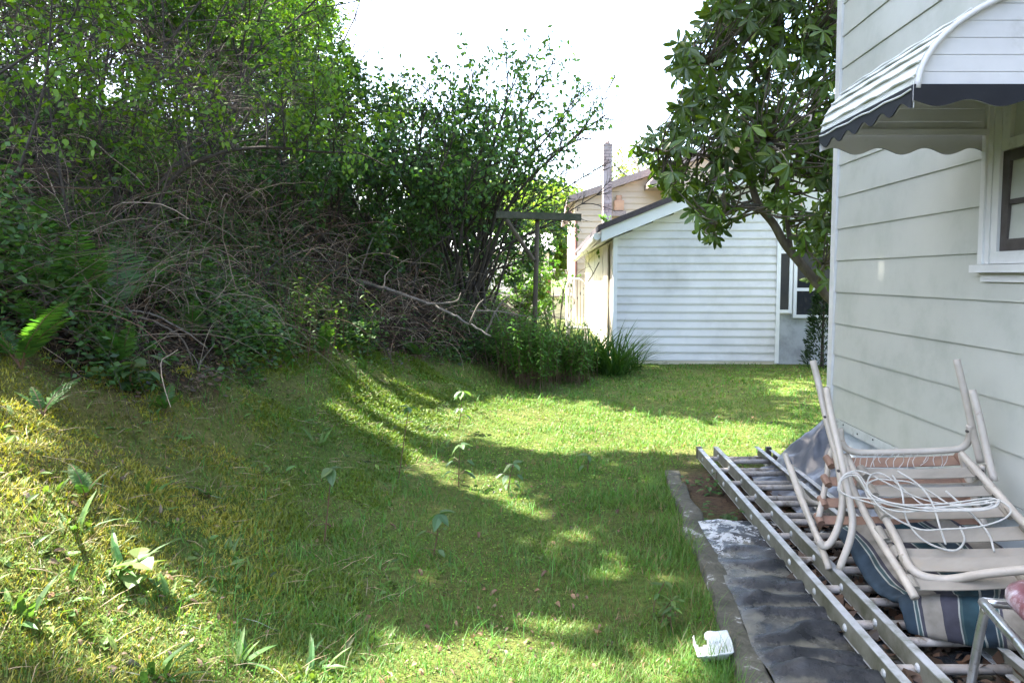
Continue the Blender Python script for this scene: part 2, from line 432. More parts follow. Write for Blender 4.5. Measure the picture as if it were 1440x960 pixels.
def tarp_mat():
    m, nt = new_mat('black_plastic_sheeting')
    geo = node(nt, 'ShaderNodeNewGeometry')
    n1 = node(nt, 'ShaderNodeTexNoise', i_Scale=7, i_Detail=7, i_Roughness=.65); nt.links.new(geo.outputs['Position'], n1.inputs['Vector'])
    dust0 = ramp(nt, [(.40, (.007, .009, .012)), (.58, (.016, .018, .02)), (.74, (.06, .058, .05))]); nt.links.new(n1.outputs['Fac'], dust0.inputs[0])
    at = node(nt, 'ShaderNodeAttribute', attribute_name='puv')
    sx = node(nt, 'ShaderNodeSeparateXYZ'); nt.links.new(at.outputs['Vector'], sx.inputs[0])
    dm = node(nt, 'ShaderNodeMath', operation='MULTIPLY_ADD'); nt.links.new(sx.outputs['Y'], dm.inputs[0]); dm.inputs[1].default_value = -.3; nt.links.new(n1.outputs['Fac'], dm.inputs[2])
    dr = ramp(nt, [(.55, (0, 0, 0)), (.78, (.9, .9, .9))]); nt.links.new(dm.outputs[0], dr.inputs[0])
    dust = node(nt, 'ShaderNodeMix', data_type='RGBA'); nt.links.new(dr.outputs[0], dust.inputs[0]); nt.links.new(dust0.outputs[0], dust.inputs[6]); dust.inputs[7].default_value = (.125, .118, .088, 1)
    n2 = node(nt, 'ShaderNodeTexNoise', i_Scale=14, i_Detail=10, i_Roughness=.72, i_Distortion=.6); nt.links.new(geo.outputs['Position'], n2.inputs['Vector'])
    ad = node(nt, 'ShaderNodeMath', operation='MULTIPLY_ADD'); nt.links.new(sx.outputs['X'], ad.inputs[0]); ad.inputs[1].default_value = .2; nt.links.new(n2.outputs['Fac'], ad.inputs[2])
    fl = ramp(nt, [(.70, (0, 0, 0)), (.72, (1, 1, 1))]); nt.links.new(ad.outputs[0], fl.inputs[0])
    mx = node(nt, 'ShaderNodeMix', data_type='RGBA'); nt.links.new(fl.outputs[0], mx.inputs[0]); nt.links.new(dust.outputs[2], mx.inputs[6]); mx.inputs[7].default_value = (.36, .37, .37, 1)
    pb = node(nt, 'ShaderNodeBsdfPrincipled'); nt.links.new(mx.outputs[2], pb.inputs['Base Color']); pb.inputs['Specular IOR Level'].default_value = .38
    rr = ramp(nt, [(.4, (.16, .16, .16)), (.65, (.45, .45, .45))]); nt.links.new(n1.outputs['Fac'], rr.inputs[0]); nt.links.new(rr.outputs[0], pb.inputs['Roughness'])
    bp = node(nt, 'ShaderNodeBump', i_Strength=.5, i_Distance=.015); nt.links.new(n2.outputs['Fac'], bp.inputs['Height']); nt.links.new(bp.outputs[0], pb.inputs['Normal'])
    o = node(nt, 'ShaderNodeOutputMaterial'); nt.links.new(pb.outputs[0], o.inputs[0]); return m
M['tarp'] = tarp_mat()
def stripe_mat():
    m, nt = new_mat('striped_canvas')
    at = node(nt, 'ShaderNodeAttribute', attribute_name='puv')
    sx = node(nt, 'ShaderNodeSeparateXYZ'); nt.links.new(at.outputs['Vector'], sx.inputs[0])
    navy = (.03, .05, .073); wh = (.34, .36, .34); teal = (.05, .09, .098); pur = (.058, .058, .078); bei = (.27, .25, .22); dte = (.022, .055, .072)
    one = [(0, navy), (.14, wh), (.155, teal), (.19, wh), (.205, pur), (.25, bei), (.50, pur), (.70, wh), (.72, teal), (.76, dte), (.97, wh)]
    mo = node(nt, 'ShaderNodeMath', operation='FRACT'); nt.links.new(sx.outputs['X'], mo.inputs[0])
    rp = ramp(nt, one, 'CONSTANT'); nt.links.new(mo.outputs[0], rp.inputs[0])
    geo = node(nt, 'ShaderNodeNewGeometry')
    nz = node(nt, 'ShaderNodeTexNoise', i_Scale=16, i_Detail=6); nt.links.new(geo.outputs['Position'], nz.inputs['Vector'])
    r2 = ramp(nt, [(.3, (.55, .53, .5)), (.7, (1.0, .98, .95))]); nt.links.new(nz.outputs['Fac'], r2.inputs[0])
    mu = node(nt, 'ShaderNodeMix', data_type='RGBA', blend_type='MULTIPLY'); mu.inputs[0].default_value = 1
    nt.links.new(rp.outputs[0], mu.inputs[6]); nt.links.new(r2.outputs[0], mu.inputs[7])
    pb = node(nt, 'ShaderNodeBsdfPrincipled'); pb.inputs['Roughness'].default_value = .8; pb.inputs['Specular IOR Level'].default_value = .2
    nt.links.new(mu.outputs[2], pb.inputs['Base Color'])
    n3 = node(nt, 'ShaderNodeTexNoise', i_Scale=300, i_Detail=2); nt.links.new(geo.outputs['Position'], n3.inputs['Vector'])
    bp = node(nt, 'ShaderNodeBump', i_Strength=.25, i_Distance=.002); nt.links.new(n3.outputs['Fac'], bp.inputs['Height']); nt.links.new(bp.outputs[0], pb.inputs['Normal'])
    o = node(nt, 'ShaderNodeOutputMaterial'); nt.links.new(pb.outputs[0], o.inputs[0]); return m
M['stripe'] = stripe_mat()

# ------------------------------------------------------------------ sky, sun, exposure
w = bpy.data.worlds.new('World'); SC.world = w; w.use_nodes = True
nt = w.node_tree; bg = nt.nodes['Background']
sky = nt.nodes.new('ShaderNodeTexSky'); sky.sky_type = 'NISHITA'; sky.sun_disc = False
elev = math.asin(SUN[2]); azim = math.atan2(SUN[0], SUN[1])
sky.sun_elevation = elev; sky.sun_rotation = azim
sky.air_density = 1.0; sky.dust_density = 4.0; sky.ozone_density = 1.0
nt.links.new(sky.outputs[0], bg.inputs[0]); bg.inputs[1].default_value = .15
sl = bpy.data.lights.new('sun', 'SUN'); so = bpy.data.objects.new('sun', sl); COL.objects.link(so)
sl.energy = 4.4; sl.angle = R(.5); sl.color = (1, .95, .86)
so.rotation_euler = Vector(-SUN).to_track_quat('-Z', 'Y').to_euler(); so.location = SUN * 40
SC.view_settings.view_transform = 'Standard'; SC.view_settings.look = 'None'; SC.view_settings.gamma = 1
SC.view_settings.exposure = 3.2
SC.cycles.max_bounces = 8; SC.cycles.diffuse_bounces = 4; SC.cycles.transmission_bounces = 6; SC.cycles.transparent_max_bounces = 4
SC.cycles.sample_clamp_indirect = 6

# ================================================================== THE SETTING: ground
def build_ground():
    ys = np.concatenate([np.arange(-4, 1.5, .25), np.arange(1.5, 8, .06), np.arange(8, 16, .12), np.arange(16, 40, .8), [45, 55, 70, 100, 160, 300, 600]])
    xs = np.concatenate([[-400, -200, -100, -60], np.arange(-40, -12, 1.), np.arange(-12, -5, .25), np.arange(-5, 4.2, .06), np.arange(4.2, 10, .3), [11, 13, 16, 20, 30, 60, 120, 300, 600]])
    X, Y = np.meshgrid(xs, ys); Z = height(X, Y)
    V = np.stack([X, Y, Z], -1).reshape(-1, 3)
    ny, nx = X.shape
    i = np.arange(ny - 1)[:, None] * nx + np.arange(nx - 1)[None]
    Fq = np.stack([i, i + 1, i + nx + 1, i + nx], -1).reshape(-1, 4)
    x, y = V[:, 0], V[:, 1]
    n = fbm(x * 1.3, y * 1.3, 21)[:, None]; n2 = fbm(x * 5, y * 5, 31)[:, None]
    lawn = np.array([.06, .10, .018]) * (1 - n2) + np.array([.12, .12, .04]) * n2
    lawn = lawn * (.7 + .6 * n)
    moss = np.array([.12, .13, .03]) * (1 - n2) + np.array([.13, .105, .045]) * n2
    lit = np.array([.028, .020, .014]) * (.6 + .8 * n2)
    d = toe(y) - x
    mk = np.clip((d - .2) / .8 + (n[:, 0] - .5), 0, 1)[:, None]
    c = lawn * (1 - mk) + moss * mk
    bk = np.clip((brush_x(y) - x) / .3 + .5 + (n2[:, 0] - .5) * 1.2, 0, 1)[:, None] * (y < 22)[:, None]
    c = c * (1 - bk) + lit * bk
    # bare earth and moss between path and ladder
    dirt = np.exp(-(((x - 1.35) / .33) ** 2 + ((y - 4.4) / .6) ** 2))[:, None]
    c = c * (1 - np.clip(dirt * 1.5, 0, 1)) + np.array([.085, .06, .04]) * (.7 + .6 * n2) * np.clip(dirt * 1.5, 0, 1)
    far = np.clip((y - 16) / 10, 0, 1)[:, None]
    c = c * (1 - far) + np.array([.09, .11, .04]) * far
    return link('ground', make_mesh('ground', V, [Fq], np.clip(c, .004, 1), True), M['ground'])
struct(build_ground())

# house frame: the wall of the near house runs along (.05, 1)
WX = 1.8855
def wx(y): return WX + .05 * y

# ------------------------------------------------------------------ concrete path with its edging
def sheet(fn, nu, nv):
    u, v = np.meshgrid(np.linspace(0, 1, nu), np.linspace(0, 1, nv)); u = u.ravel(); v = v.ravel()
    V = fn(u, v)
    i = np.arange(nv - 1)[:, None] * nu + np.arange(nu - 1)[None]
    return V, np.stack([i, i + 1, i + nu + 1, i + nu], -1).reshape(-1, 4), np.stack([u, v], -1)
def kx(y): return 1.07 + (y - 4.93) * .115      # outer edge of the edging
mb = MB()
def slabf(u, v):
    y = -1.5 + v * 5.35; x0 = kx(y) + .13; x1 = wx(y) + .02
    x = x0 + (x1 - x0) * u
    return np.stack([x, y + .05 * (vnoise(x * 5, y * 0 + 1, 4) - .5) * (v > .98), .035 + .006 * (fbm(x * 4, y * 4, 2) - .5)], -1)
V, F, uv = sheet(slabf, 12, 60); mb.add(V, [F])
struct(mb.build('path', M['slab'], smooth=True))
mb = MB()
ys = np.arange(-1.5, 4.95, .025); ring = []
for y in ys:
    wob = .05 * (vnoise(y * 3, 0, 8) - .5); hh = .042 + .022 * (float(fbm(y * 5, 3, 8)) - .5); tp = min(1, (4.98 - y) / .5)
    hh *= .4 + .6 * tp
    x = kx(y) + wob; wd = .09 + .03 * float(vnoise(y * 6, 5, 8))
    r_ = lambda s: .012 * (float(fbm(y * 11, s * 7.3, 28)) - .5)
    ring.append([(x - .012 + r_(1), y, -.05), (x + r_(2), y, hh * .9 + r_(3)), (x + .008, y, hh + r_(4)), (x + wd - .012, y, hh + r_(5)), (x + wd + r_(6), y, hh * .8 + r_(7)), (x + wd + .008, y, -.05)])
ring = np.array(ring); n, k, _ = ring.shape
i = np.arange(n - 1)[:, None] * k + np.arange(k - 1)[None]
mb.add(ring.reshape(-1, 3), [np.stack([i, i + 1, i + k + 1, i + k], -1).reshape(-1, 4), [(k * (n - 1) + 5, k * (n - 1) + 4, k * (n - 1) + 3, k * (n - 1) + 2, k * (n - 1) + 1, k * (n - 1))]])
struct(mb.build('kerb', M['kerbstone'], smooth=True))

# black plastic sheeting on the path
def tarpf(u, v):
    y = -1.2 + v * 4.95; x0 = kx(y) + .088 + .03 * (fbm(y * 3, y * 0, 51) - .5); x1 = wx(y) - .04
    x = x0 + (x1 - x0) * u
    ph = y / .125 + 1.1 * fbm(x * 2.2, y * 2.2, 12) * 3 + .5 * x
    amp = .026 * (.5 + 1.0 * fbm(x * 1.6, y * 1.6, 15)) * np.clip((3.75 - y) / .8, .12, 1)
    z = .060 + amp * .75 * np.sin(ph * 2 * math.pi / 1.3) + .045 * (fbm(x * 3.2, y * 8.5, 17) - .5) + .02 * (fbm(x * 5, y * 5, 18) - .5) + .014 * (fbm(x * 11, y * 11, 19) - .5)
    z = .043 + (z - .043) * np.clip(u / .10, 0, 1) ** .8
    z = np.maximum(z, .0415)
    return np.stack([x + .02 * (vnoise(y * 4, x * 0, 3) - .5), y + .16 * (fbm(x * 4, x * 0, 4) - .5) * v ** 8, z], -1)
V, F, uv = sheet(tarpf, 90, 420)
pu = np.clip((V[:, 1] - 3.0) / .75, -.3, 1) + .25 * (V[:, 0] < kx(V[:, 1]) + .26)
mb = MB(); mb.add(V, [F], uv=np.stack([pu, np.clip((V[:, 2] - .056) / .022, -1, 1)], -1))
o = mb.build('plastic_sheeting', M['tarp'], smooth=True)
tag(o, 'black rippled plastic sheeting with flaking white paint, laid along the house path', 'plastic sheet')

# ================================================================== NEAR HOUSE
house = empty('clapboard_house', 'pale green clapboard house with a scalloped awning over its window', 'house')
YC = 4.69
Z0 = .463; EX = .203
def course_profile(n, z0, ex, out):
    pr = []
    for k in range(n):
        zb = z0 + k * ex
        pr += [(.003, zb), (out, zb + .0008), (out, zb + .012), (.003, zb + ex - .0005)]
    return pr
mb = MB()
# long wall facing the yard, one lap profile swept along it; slight waviness of old aluminium
ysw = np.linspace(-2.2, YC - .03, 60); pr = course_profile(25, Z0, EX, .0115)
Vw = []
for y in ysw:
    for j, (o_, z) in enumerate(pr):
        wv = .0016 * (float(vnoise(y * 2.5, z * 7, 6)) - .5)
        Vw.append((wx(y) - o_ + wv, y, z))
n = len(pr); i = np.arange(len(ysw) - 1)[:, None] * n + np.arange(n - 1)[None]
mb.add(Vw, [np.stack([i, i + 1, i + n + 1, i + n], -1).reshape(-1, 4)])
# body of the house behind the siding
def wpt(y, off, z): return (wx(y) + off, y, z)
A = [wpt(-2.2, .004, .42), wpt(YC, .004, .42), (8.6, YC - .33, .42), (8.3, -2.2, .42)]
Bq = [(a[0], a[1], 5.5) for a in A]
mb.prism(A, Bq)
mb.build('wall', M['siding_green'], house)
mb = MB()
mb.prism([wpt(YC - .05, -.022, .40), wpt(YC + .018, -.022, .40), wpt(YC + .018, .06, .40), wpt(YC - .05, .003, .40)],
         [wpt(YC - .05, -.022, 5.5), wpt(YC + .018, -.022, 5.5), wpt(YC + .018, .06, 5.5), wpt(YC - .05, .003, 5.5)])
mb.build('corner_trim', M['white_paint'], house)
mb = MB()
mb.prism([wpt(-2.2, -.012, .405), wpt(YC - .05, -.012, .405), wpt(YC - .05, .003, .405), wpt(-2.2, .003, .405)],
         [wpt(-2.2, -.012, .46), wpt(YC - .05, -.012, .46), wpt(YC - .05, .003, .46), wpt(-2.2, .003, .46)])
for k in range(30):
    y = -1.5 + k * .205
    mb.tube([wpt(y, -.0155, .43 + .012 * (k % 2)), wpt(y, -.011, .43 + .012 * (k % 2))], .0055, 6, (.1, .1, .1))
mb.build('starter_strip', solid('starter_strip_paint', (.5, .53, .5), (.4, .42, .4), 9, .6, use_col=True, dirt=(.2, .2, .18), dscale=12), house)
mb = MB()
mb.prism([wpt(-2.2, .03, -.3), wpt(YC - .03, .03, -.3), (8.5, YC - .4, -.3), (8.2, -2.1, -.3)],
         [wpt(-2.2, .03, .42), wpt(YC - .03, .03, .42), (8.5, YC - .4, .42), (8.2, -2.1, .42)])
mb.build('foundation', M['foundation'], house)
mb = MB()
a = [(1.5, -2.7, 5.45), (5.2, -2.7, 7.6), (8.9, -2.7, 5.45)]; b = [(1.85, 5.0, 5.45), (5.4, 4.9, 7.6), (9.1, 4.7, 5.45)]
mb.prism(a, b); mb.build('roof', M['shingle'], house)
# window
def wbox(mb, y0, y1, o0, o1, z0, z1, c=None):
    """box on the wall: o0..o1 is how far it stands out of the wall"""
    A = [wpt(y0, -o0, z0), wpt(y1, -o0, z0), wpt(y1, -o1, z0), wpt(y0, -o1, z0)]
    return mb.prism(A, [(p[0], p[1], z1) for p in A], c)
WT, WB = 2.3, 1.43
mb = MB()
wbox(mb, 3.0, 3.075, .0, .034, WB, WT); wbox(mb, 3.03, 3.06, .034, .044, WB, WT)
wbox(mb, 2.1, 2.2, .0, .040, WB, WT); wbox(mb, 2.1, 3.075, .0, .036, WT, WT + .1)
wbox(mb, 2.955, 2.998, .0, .030, WB, WT); wbox(mb, 2.2, 2.24, .0, .030, WB, WT); wbox(mb, 2.24, 2.955, .0, .03, WB, WB + .05)
win = mb.build('window', M['white_paint'], house)
mb = MB()
wbox(mb, 2.08, 3.105, -.0, .052, WB - .036, WB - .003); wbox(mb, 2.1, 3.07, 0, .022, WB - .075, WB - .038)
mb.build('sill', M['white_paint'], win)
mb = MB()
zm = 1.86
wbox(mb, 2.24, 2.955, .004, .026, zm + .03, zm + .075); wbox(mb, 2.905, 2.953, .004, .026, zm + .076, WT); wbox(mb, 2.242, 2.29, .004, .026, zm + .076, WT)
wbox(mb, 2.292, 2.904, .004, .026, WT - .05, WT - .002)
mb.build('upper_sash', M['white_paint'], win)
mb = MB()
wbox(mb, 2.91, 2.953, .004, .018, WB + .052, zm + .028); wbox(mb, 2.242, 2.285, .004, .018, WB + .052, zm + .028)
wbox(mb, 2.286, 2.909, .004, .018, WB + .052, WB + .10); wbox(mb, 2.286, 2.909, .004, .018, zm - .015, zm + .027)
wbox(mb, 2.286, 2.909, .004, .014, zm - .19, zm - .17)
mb.build('lower_sash', M['sash'], win)
mb = MB(); wbox(mb, 2.243, 2.952, .001, .003, WB + .052, WT - .003)
mb.build('pane', M['screen'], win)

# awning: a curved hood of level slats with two slatted end panels and scalloped valances
AY0, AY1 = 2.30, 3.07; AD = .72; AZ = 1.973; AB = .37
def ax(off, y): return wx(y) - off
prof = []
NS = 13
ths = [math.pi - math.pi / 2 * t for t in np.linspace(0, 1, NS + 1)]
def el(th, g=0.): return (-math.cos(th) * (AD + g), AZ + math.sin(th) * (AB + g))
for k in range(NS):
    o0, z0 = el(ths[k], .008); o1, z1 = el(ths[k + 1], .0)
    om, zm_ = el((ths[k] + ths[k + 1]) / 2, .007)
    prof += [(o0, z0), (om, zm_), (o1, z1)]
th_ = .004
mb = MB()
for k in range(NS):
    q = prof[3 * k:3 * k + 3]
    A = [(ax(o_, AY0), AY0, z) for o_, z in q] + [(ax(o_ - .006, AY0), AY0, z - .006) for o_, z in q[::-1]]
    Bq = [(ax(o_, AY1), AY1, z) for o_, z in q] + [(ax(o_ - .006, AY1), AY1, z - .006) for o_, z in q[::-1]]
    mb.prism(A, Bq)
    # the rolled lip of each slat, a little dented
    pts = [(ax(q[0][0] + .004, y), y, q[0][1] - .004 + .003 * math.sin(y * 31 + k * 2)) for y in np.linspace(AY0 + .004, AY1 - .004, 14)]
    mb.tube(pts, .0036, 6)
awn = mb.build('awning', M['awning_slat'], house)
def end_panel(y, t):
    mb = MB(); z = AZ; step = .053
    while z < AZ + AB - .02:
        def off(zz): return AD * math.sqrt(max(0, 1 - ((zz - AZ) / AB) ** 2)) - .012
        z1 = min(z + step - .0025, AZ + AB - .012)
        o0, o1 = off(z), off(z1)
        for (za, zb, oa, ob, bulge) in ((z, z1, o0, o1, .0006),):
            A = [(ax(oa, y), y - bulge, za + .004), (ax(.004, y), y - bulge, za + .004), (ax(.004, y), y + t, za + .004), (ax(oa, y), y + t, za + .004)]
            Bq = [(ax(ob, y), y, zb), (ax(.004, y), y, zb), (ax(.004, y), y + t, zb), (ax(ob, y), y + t, zb)]
            mb.prism(A, Bq)
        if z + step < AZ + AB - .03:
            oz = off(z + step)
            A = [(ax(oz, y), y + .001, z1), (ax(.004, y), y + .001, z1), (ax(.004, y), y + t - .001, z1), (ax(oz, y), y + t - .001, z1)]
            mb.prism(A, [(p[0], p[1], z + step + .003) for p in A])
        z += step
    o_ = mb.build('end_panel', M['white_metal'], awn)
    return o_
end_panel(AY0 + .012, .004); end_panel(AY1 - .02, .004)
mb = MB()
for y in (AY0 - .004, AY1 + .002):
    mb = MB()
    pts = [(ax(el(t, -.004)[0], y), y, el(t, -.004)[1]) for t in np.linspace(math.pi, math.pi / 2, 24)]
    mb.tube(pts, .0095, 8)
    mb.build('rim', M['white_metal'], awn, smooth=True)
def valance(name, p0, p1, nout, waves, mat, drop=.062, amp=.015, t=.003, phase=0):
    """strip with a scalloped lower edge between two points at the top"""
    p0 = np.array(p0); p1 = np.array(p1); nout = np.array(nout, float)
    n = 70; top = []; bot = []
    for s in np.linspace(0, 1, n):
        q = p0 + (p1 - p0) * s
        top.append(q); bot.append(q - np.array([0, 0, drop + amp * math.cos((s * waves + phase) * 2 * math.pi)]))
    mb = MB()
    V = np.array(top + bot + [q + nout * t for q in top] + [q + nout * t for q in bot])
    q = []
    for i in range(n - 1):
        q += [(i, i + 1, n + i + 1, n + i), (2 * n + i + 1, 2 * n + i, 3 * n + i, 3 * n + i + 1), (n + i, n + i + 1, 3 * n + i + 1, 3 * n + i), (i + 1, i, 2 * n + i, 2 * n + i + 1)]
    q += [(0, n, 3 * n, 2 * n), (n - 1, 3 * n - 1, 4 * n - 1, 2 * n - 1)]
    mb.add(V, [q]); return mb.build(name, mat, awn)
fo = AD + .008
f0 = (ax(fo, AY0), AY0, AZ + .012); f1 = (ax(fo, AY1), AY1, AZ + .012)
# navy outer face, white inner face
valance('valance', f0, f1, (-1, 0, 0), 5.5, M['navy'], .058, .014)
valance('valance', (ax(fo, AY0) + .0035, AY0, AZ + .012), (ax(fo, AY1) + .0035, AY1, AZ + .012), (1, 0, 0), 5.5, M['white_metal'], .058, .014, .002)
n0 = (ax(fo, AY0 - .006), AY0 - .006, AZ + .012); n1 = (ax(.004, AY0 - .006), AY0 - .006, AZ + .012)
valance('valance', n0, n1, (0, -1, 0), 3.6, M['navy'], .058, .011, phase=.62)
valance('valance', (n0[0], n0[1] + .0035, n0[2]), (n1[0], n1[1] + .0035, n1[2]), (0, 1, 0), 3.6, M['white_metal'], .058, .011, .002, phase=.62)
g0 = (ax(fo, AY1 + .002), AY1 + .002, AZ + .012); g1 = (ax(.02, AY1 + .002), AY1 + .002, AZ + .012)
valance('valance', (g0[0], g0[1] + .004, g0[2]), (g1[0], g1[1] + .004, g1[2]), (0, 1, 0), 3.6, M['navy'], .075, .014, phase=.2)
valance('valance', g0, g1, (0, -1, 0), 3.6, M['white_metal'], .075, .014, .002, phase=.2)
mb = MB()
for y in (AY1 - .03,):
    A = [(ax(AD - .02, y), y - .012, AZ - .002), (ax(.004, y), y - .012, AZ - .002), (ax(.004, y), y + .008, AZ - .002), (ax(AD - .02, y), y + .008, AZ - .002)]
    mb.prism(A, [(p[0], p[1], AZ + .022) for p in A])
mb.build('bottom_rail', M['white_metal'], awn)

# ================================================================== WHITE HOUSE ACROSS THE LAWN
wh = empty('white_house', 'white house with horizontal vinyl siding and a low sloping roof across the lawn', 'house')
C0 = np.array([1.60, 11.2]); vv = np.array([1, -.055]); uu = np.array([.055, 1.])
def W2(v, u, z): p = C0 + vv * v + uu * u; return (p[0], p[1], z)
EAVE = 1.97; SL = .40; RID = 3.2
def roofz(v): return EAVE + SL * v if v < RID else EAVE + SL * RID - SL * (v - RID)
mb = MB()
ex = .127; z = .05; k = 0
while z < EAVE + SL * 2.55:
    z1 = z + ex
    def xl(zz): return 0 if zz < EAVE else (zz - EAVE) / SL
    a0 = xl(z); a1 = xl(z1)
    if a0 < 2.5:
        a1 = min(a1, 2.52)
        def Q(v, o_, zz): return W2(v, -o_, zz)
        V = [Q(a0, .018, z), Q(2.54, .018, z), Q(2.54, .02, z + .02), Q(a0, .02, z + .02), Q(2.54, .003, z1), Q(a1, .003, z1), Q(a0, .0, z), Q(2.54, .0, z)]
        mb.add(V, [[(0, 1, 2, 3), (3, 2, 4, 5), (6, 7, 1, 0)]])
        if k in (3, 7, 9, 13, 5):
            vj = [1.0, .5, 1.85, .6, 1.7][k % 5]
            mb.add([Q(vj, .021, z), Q(vj + .006, .021, z), Q(vj + .006, .006, z1), Q(vj, .006, z1)], [[(0, 1, 2, 3)]], (.8, .8, .8))
    z = z1; k += 1
mb.build('siding', M['vinyl'], wh)
mb = MB()
mb.prism([W2(.02, .002, -.3), W2(2.54, .002, -.3), W2(2.54, 10, -.3), W2(.02, 10, -.3)], [W2(.02, .002, EAVE), W2(2.54, .002, EAVE + SL * 2.5), W2(2.54, 10, EAVE + SL * 2.5), W2(.02, 10, EAVE)])
mb.build('side_wall', M['cream'], wh)
mb = MB()
mb.prism([W2(-.012, -.03, -.1), W2(.05, -.03, -.1), W2(.05, .0, -.1), W2(-.012, .12, -.1)], [W2(-.012, -.03, EAVE), W2(.05, -.03, EAVE), W2(.05, .0, EAVE), W2(-.012, .12, EAVE)])
mb.build('corner_trim', M['trim_white'], wh)
mb = MB()
mb.prism([W2(2.50, -.03, .02), W2(2.56, -.03, .02), W2(2.56, .0, .02), W2(2.50, .0, .02)], [W2(2.50, -.03, EAVE + SL * 2.4), W2(2.56, -.03, EAVE + SL * 2.4), W2(2.56, 0, EAVE + SL * 2.4), W2(2.50, 0, EAVE + SL * 2.4)])
mb.build('corner_trim', M['trim_white'], wh)
# rendered part with windows to the right of the siding
mb = MB()
mb.prism([W2(2.562, .03, -.3), W2(7.5, .03, -.3), W2(7.5, 10, -.3), W2(2.562, 10, -.3)], [W2(2.562, .03, .78), W2(7.5, .03, .78), W2(7.5, 10, .78), W2(2.562, 10, .78)])
mb.build('masonry_base', M['masonry'], wh)
mb = MB()
mb.prism([W2(2.562, .045, .78), W2(7.5, .045, .78), W2(7.5, 10, .78), W2(2.562, 10, .78)], [W2(2.562, .045, EAVE + SL * 2.5), W2(7.5, .045, EAVE - .4), W2(7.5, 10, EAVE - .4), W2(2.562, 10, EAVE + SL * 2.5)])
mb.build('upper_wall', M['vinyl'], wh)
def whwin(v0, v1, z0, z1, rail=None):
    mb = MB()
    def bb(a, b, o0, o1, c, d): 
        A = [W2(a, -o1, c), W2(b, -o1, c), W2(b, -o0, c), W2(a, -o0, c)]; mb.prism(A, [(p[0], p[1], d) for p in A])
    t = .05
    bb(v0, v0 + t, -.045, .02, z0, z1); bb(v1 - t, v1, -.045, .02, z0, z1); bb(v0 + t, v1 - t, -.045, .02, z1 - t, z1); bb(v0 + t, v1 - t, -.045, .03, z0, z0 + t)
    if rail: bb(v0 + t, v1 - t, -.045, .012, rail - .025, rail + .025)
    f = mb.build('window', M['trim_white'], wh)
    mb2 = MB(); A = [W2(v0 + t, -.002, z0 + t), W2(v1 - t, -.002, z0 + t), W2(v1 - t, .03, z0 + t), W2(v0 + t, .03, z0 + t)]
    mb2.prism(A, [(p[0], p[1], z1 - t) for p in A]); mb2.build('pane', M['glass'], f)
    return f
def vpx(x, y): 
    d = 11.2
    for _ in range(5): q = P(x, y, d); v = q[0] - C0[0]; d = 11.2 - .055 * v
    return v, q[2]
va, zt = vpx(1093, 352); vb, zb = vpx(1113, 440)
whwin(va, vb, zb, zt)
va, zt = vpx(1117, 348); vb, zb = vpx(1166, 447); _, zr = vpx(1140, 407)
whwin(va, vb + .3, zb, zt, zr)
# roof slab with fascia
mb = MB()
def rslab(dz0, dz1, u0, u1, vmin):
    A = [W2(vmin, u0, roofz(vmin) + dz0), W2(RID, u0, roofz(RID) + dz0), W2(7.8, u0, roofz(7.8) + dz0), W2(7.8, u0, roofz(7.8) + dz1), W2(RID, u0, roofz(RID) + dz1), W2(vmin, u0, roofz(vmin) + dz1)]
    Bq = [tuple(np.array(W2(0, u1 - u0, 0)) - np.array(W2(0, 0, 0)) + np.array(a)) for a in A]
    mb.prism(A, Bq)
rslab(.02, .20, -.28, 10.2, -.22)
mb.build('fascia', M['trim_white'], wh)
mb = MB(); rslab(.203, .29, -.33, 10.25, -.27); mb.build('roof', M['shingle'], wh)
mb = MB()
q = [W2(-.28, u, roofz(-.22) + .10 - .012 * u) for u in np.linspace(-.25, 10, 20)]
mb.tube(q, .06, 8); mb.build('gutter', M['trim_white'], wh)
# side door recess and boards on the sunny side wall
mb = MB()
mb.prism([W2(-.0, 1.0, .05), W2(-.02, 1.0, .05), W2(-.02, 1.9, .05), W2(-.0, 1.9, .05)], [W2(-.0, 1.0, 1.9), W2(-.02, 1.0, 1.9), W2(-.02, 1.9, 1.9), W2(0, 1.9, 1.9)])
mb.build('door', M['cream'], wh)

# ================================================================== TAN HOUSE BEHIND
tn = empty('tan_house', 'tall tan sided house with a brown roof and a slim brick chimney', 'house')
TYD = 24.0
def TP(x, y, d=TYD): return P(x, y, d)
tl = TP(808, 388)[0]; tz = TP(808, 284)[2]; TS = .335; TR = 8.0
mb = MB(); z = -.2; k = 0
while z < tz + TS * TR:
    z1 = z + .2
    a0 = 0 if z < tz else (z - tz) / TS; a1 = 0 if z1 < tz else (z1 - tz) / TS
    b0 = 2 * TR - a0; b1 = 2 * TR - a1
    if a0 >= TR: break
    a1 = min(a1, TR - .01); b1 = max(b1, TR + .01)
    mb.add([(tl + a0, TYD - .03, z), (tl + b0, TYD - .03, z), (tl + b0, TYD - .03, z + .02), (tl + a0, TYD - .03, z + .02), (tl + b1, TYD - .004, z1), (tl + a1, TYD - .004, z1), (tl + a0, TYD, z), (tl + b0, TYD, z)],
           [[(0, 1, 2, 3), (3, 2, 4, 5), (6, 7, 1, 0)]])
    z = z1
mb.prism([(tl, TYD, -.2), (tl + 2 * TR, TYD, -.2), (tl + 2 * TR, TYD, tz), (tl + TR, TYD, tz + TS * TR), (tl, TYD, tz)],
         [(tl + .6, TYD + 11, -.2), (tl + 2 * TR + .6, TYD + 11, -.2), (tl + 2 * TR + .6, TYD + 11, tz), (tl + TR + .6, TYD + 11, tz + TS * TR), (tl + .6, TYD + 11, tz)])
mb.build('wall', M['tan'], tn)
mb = MB()
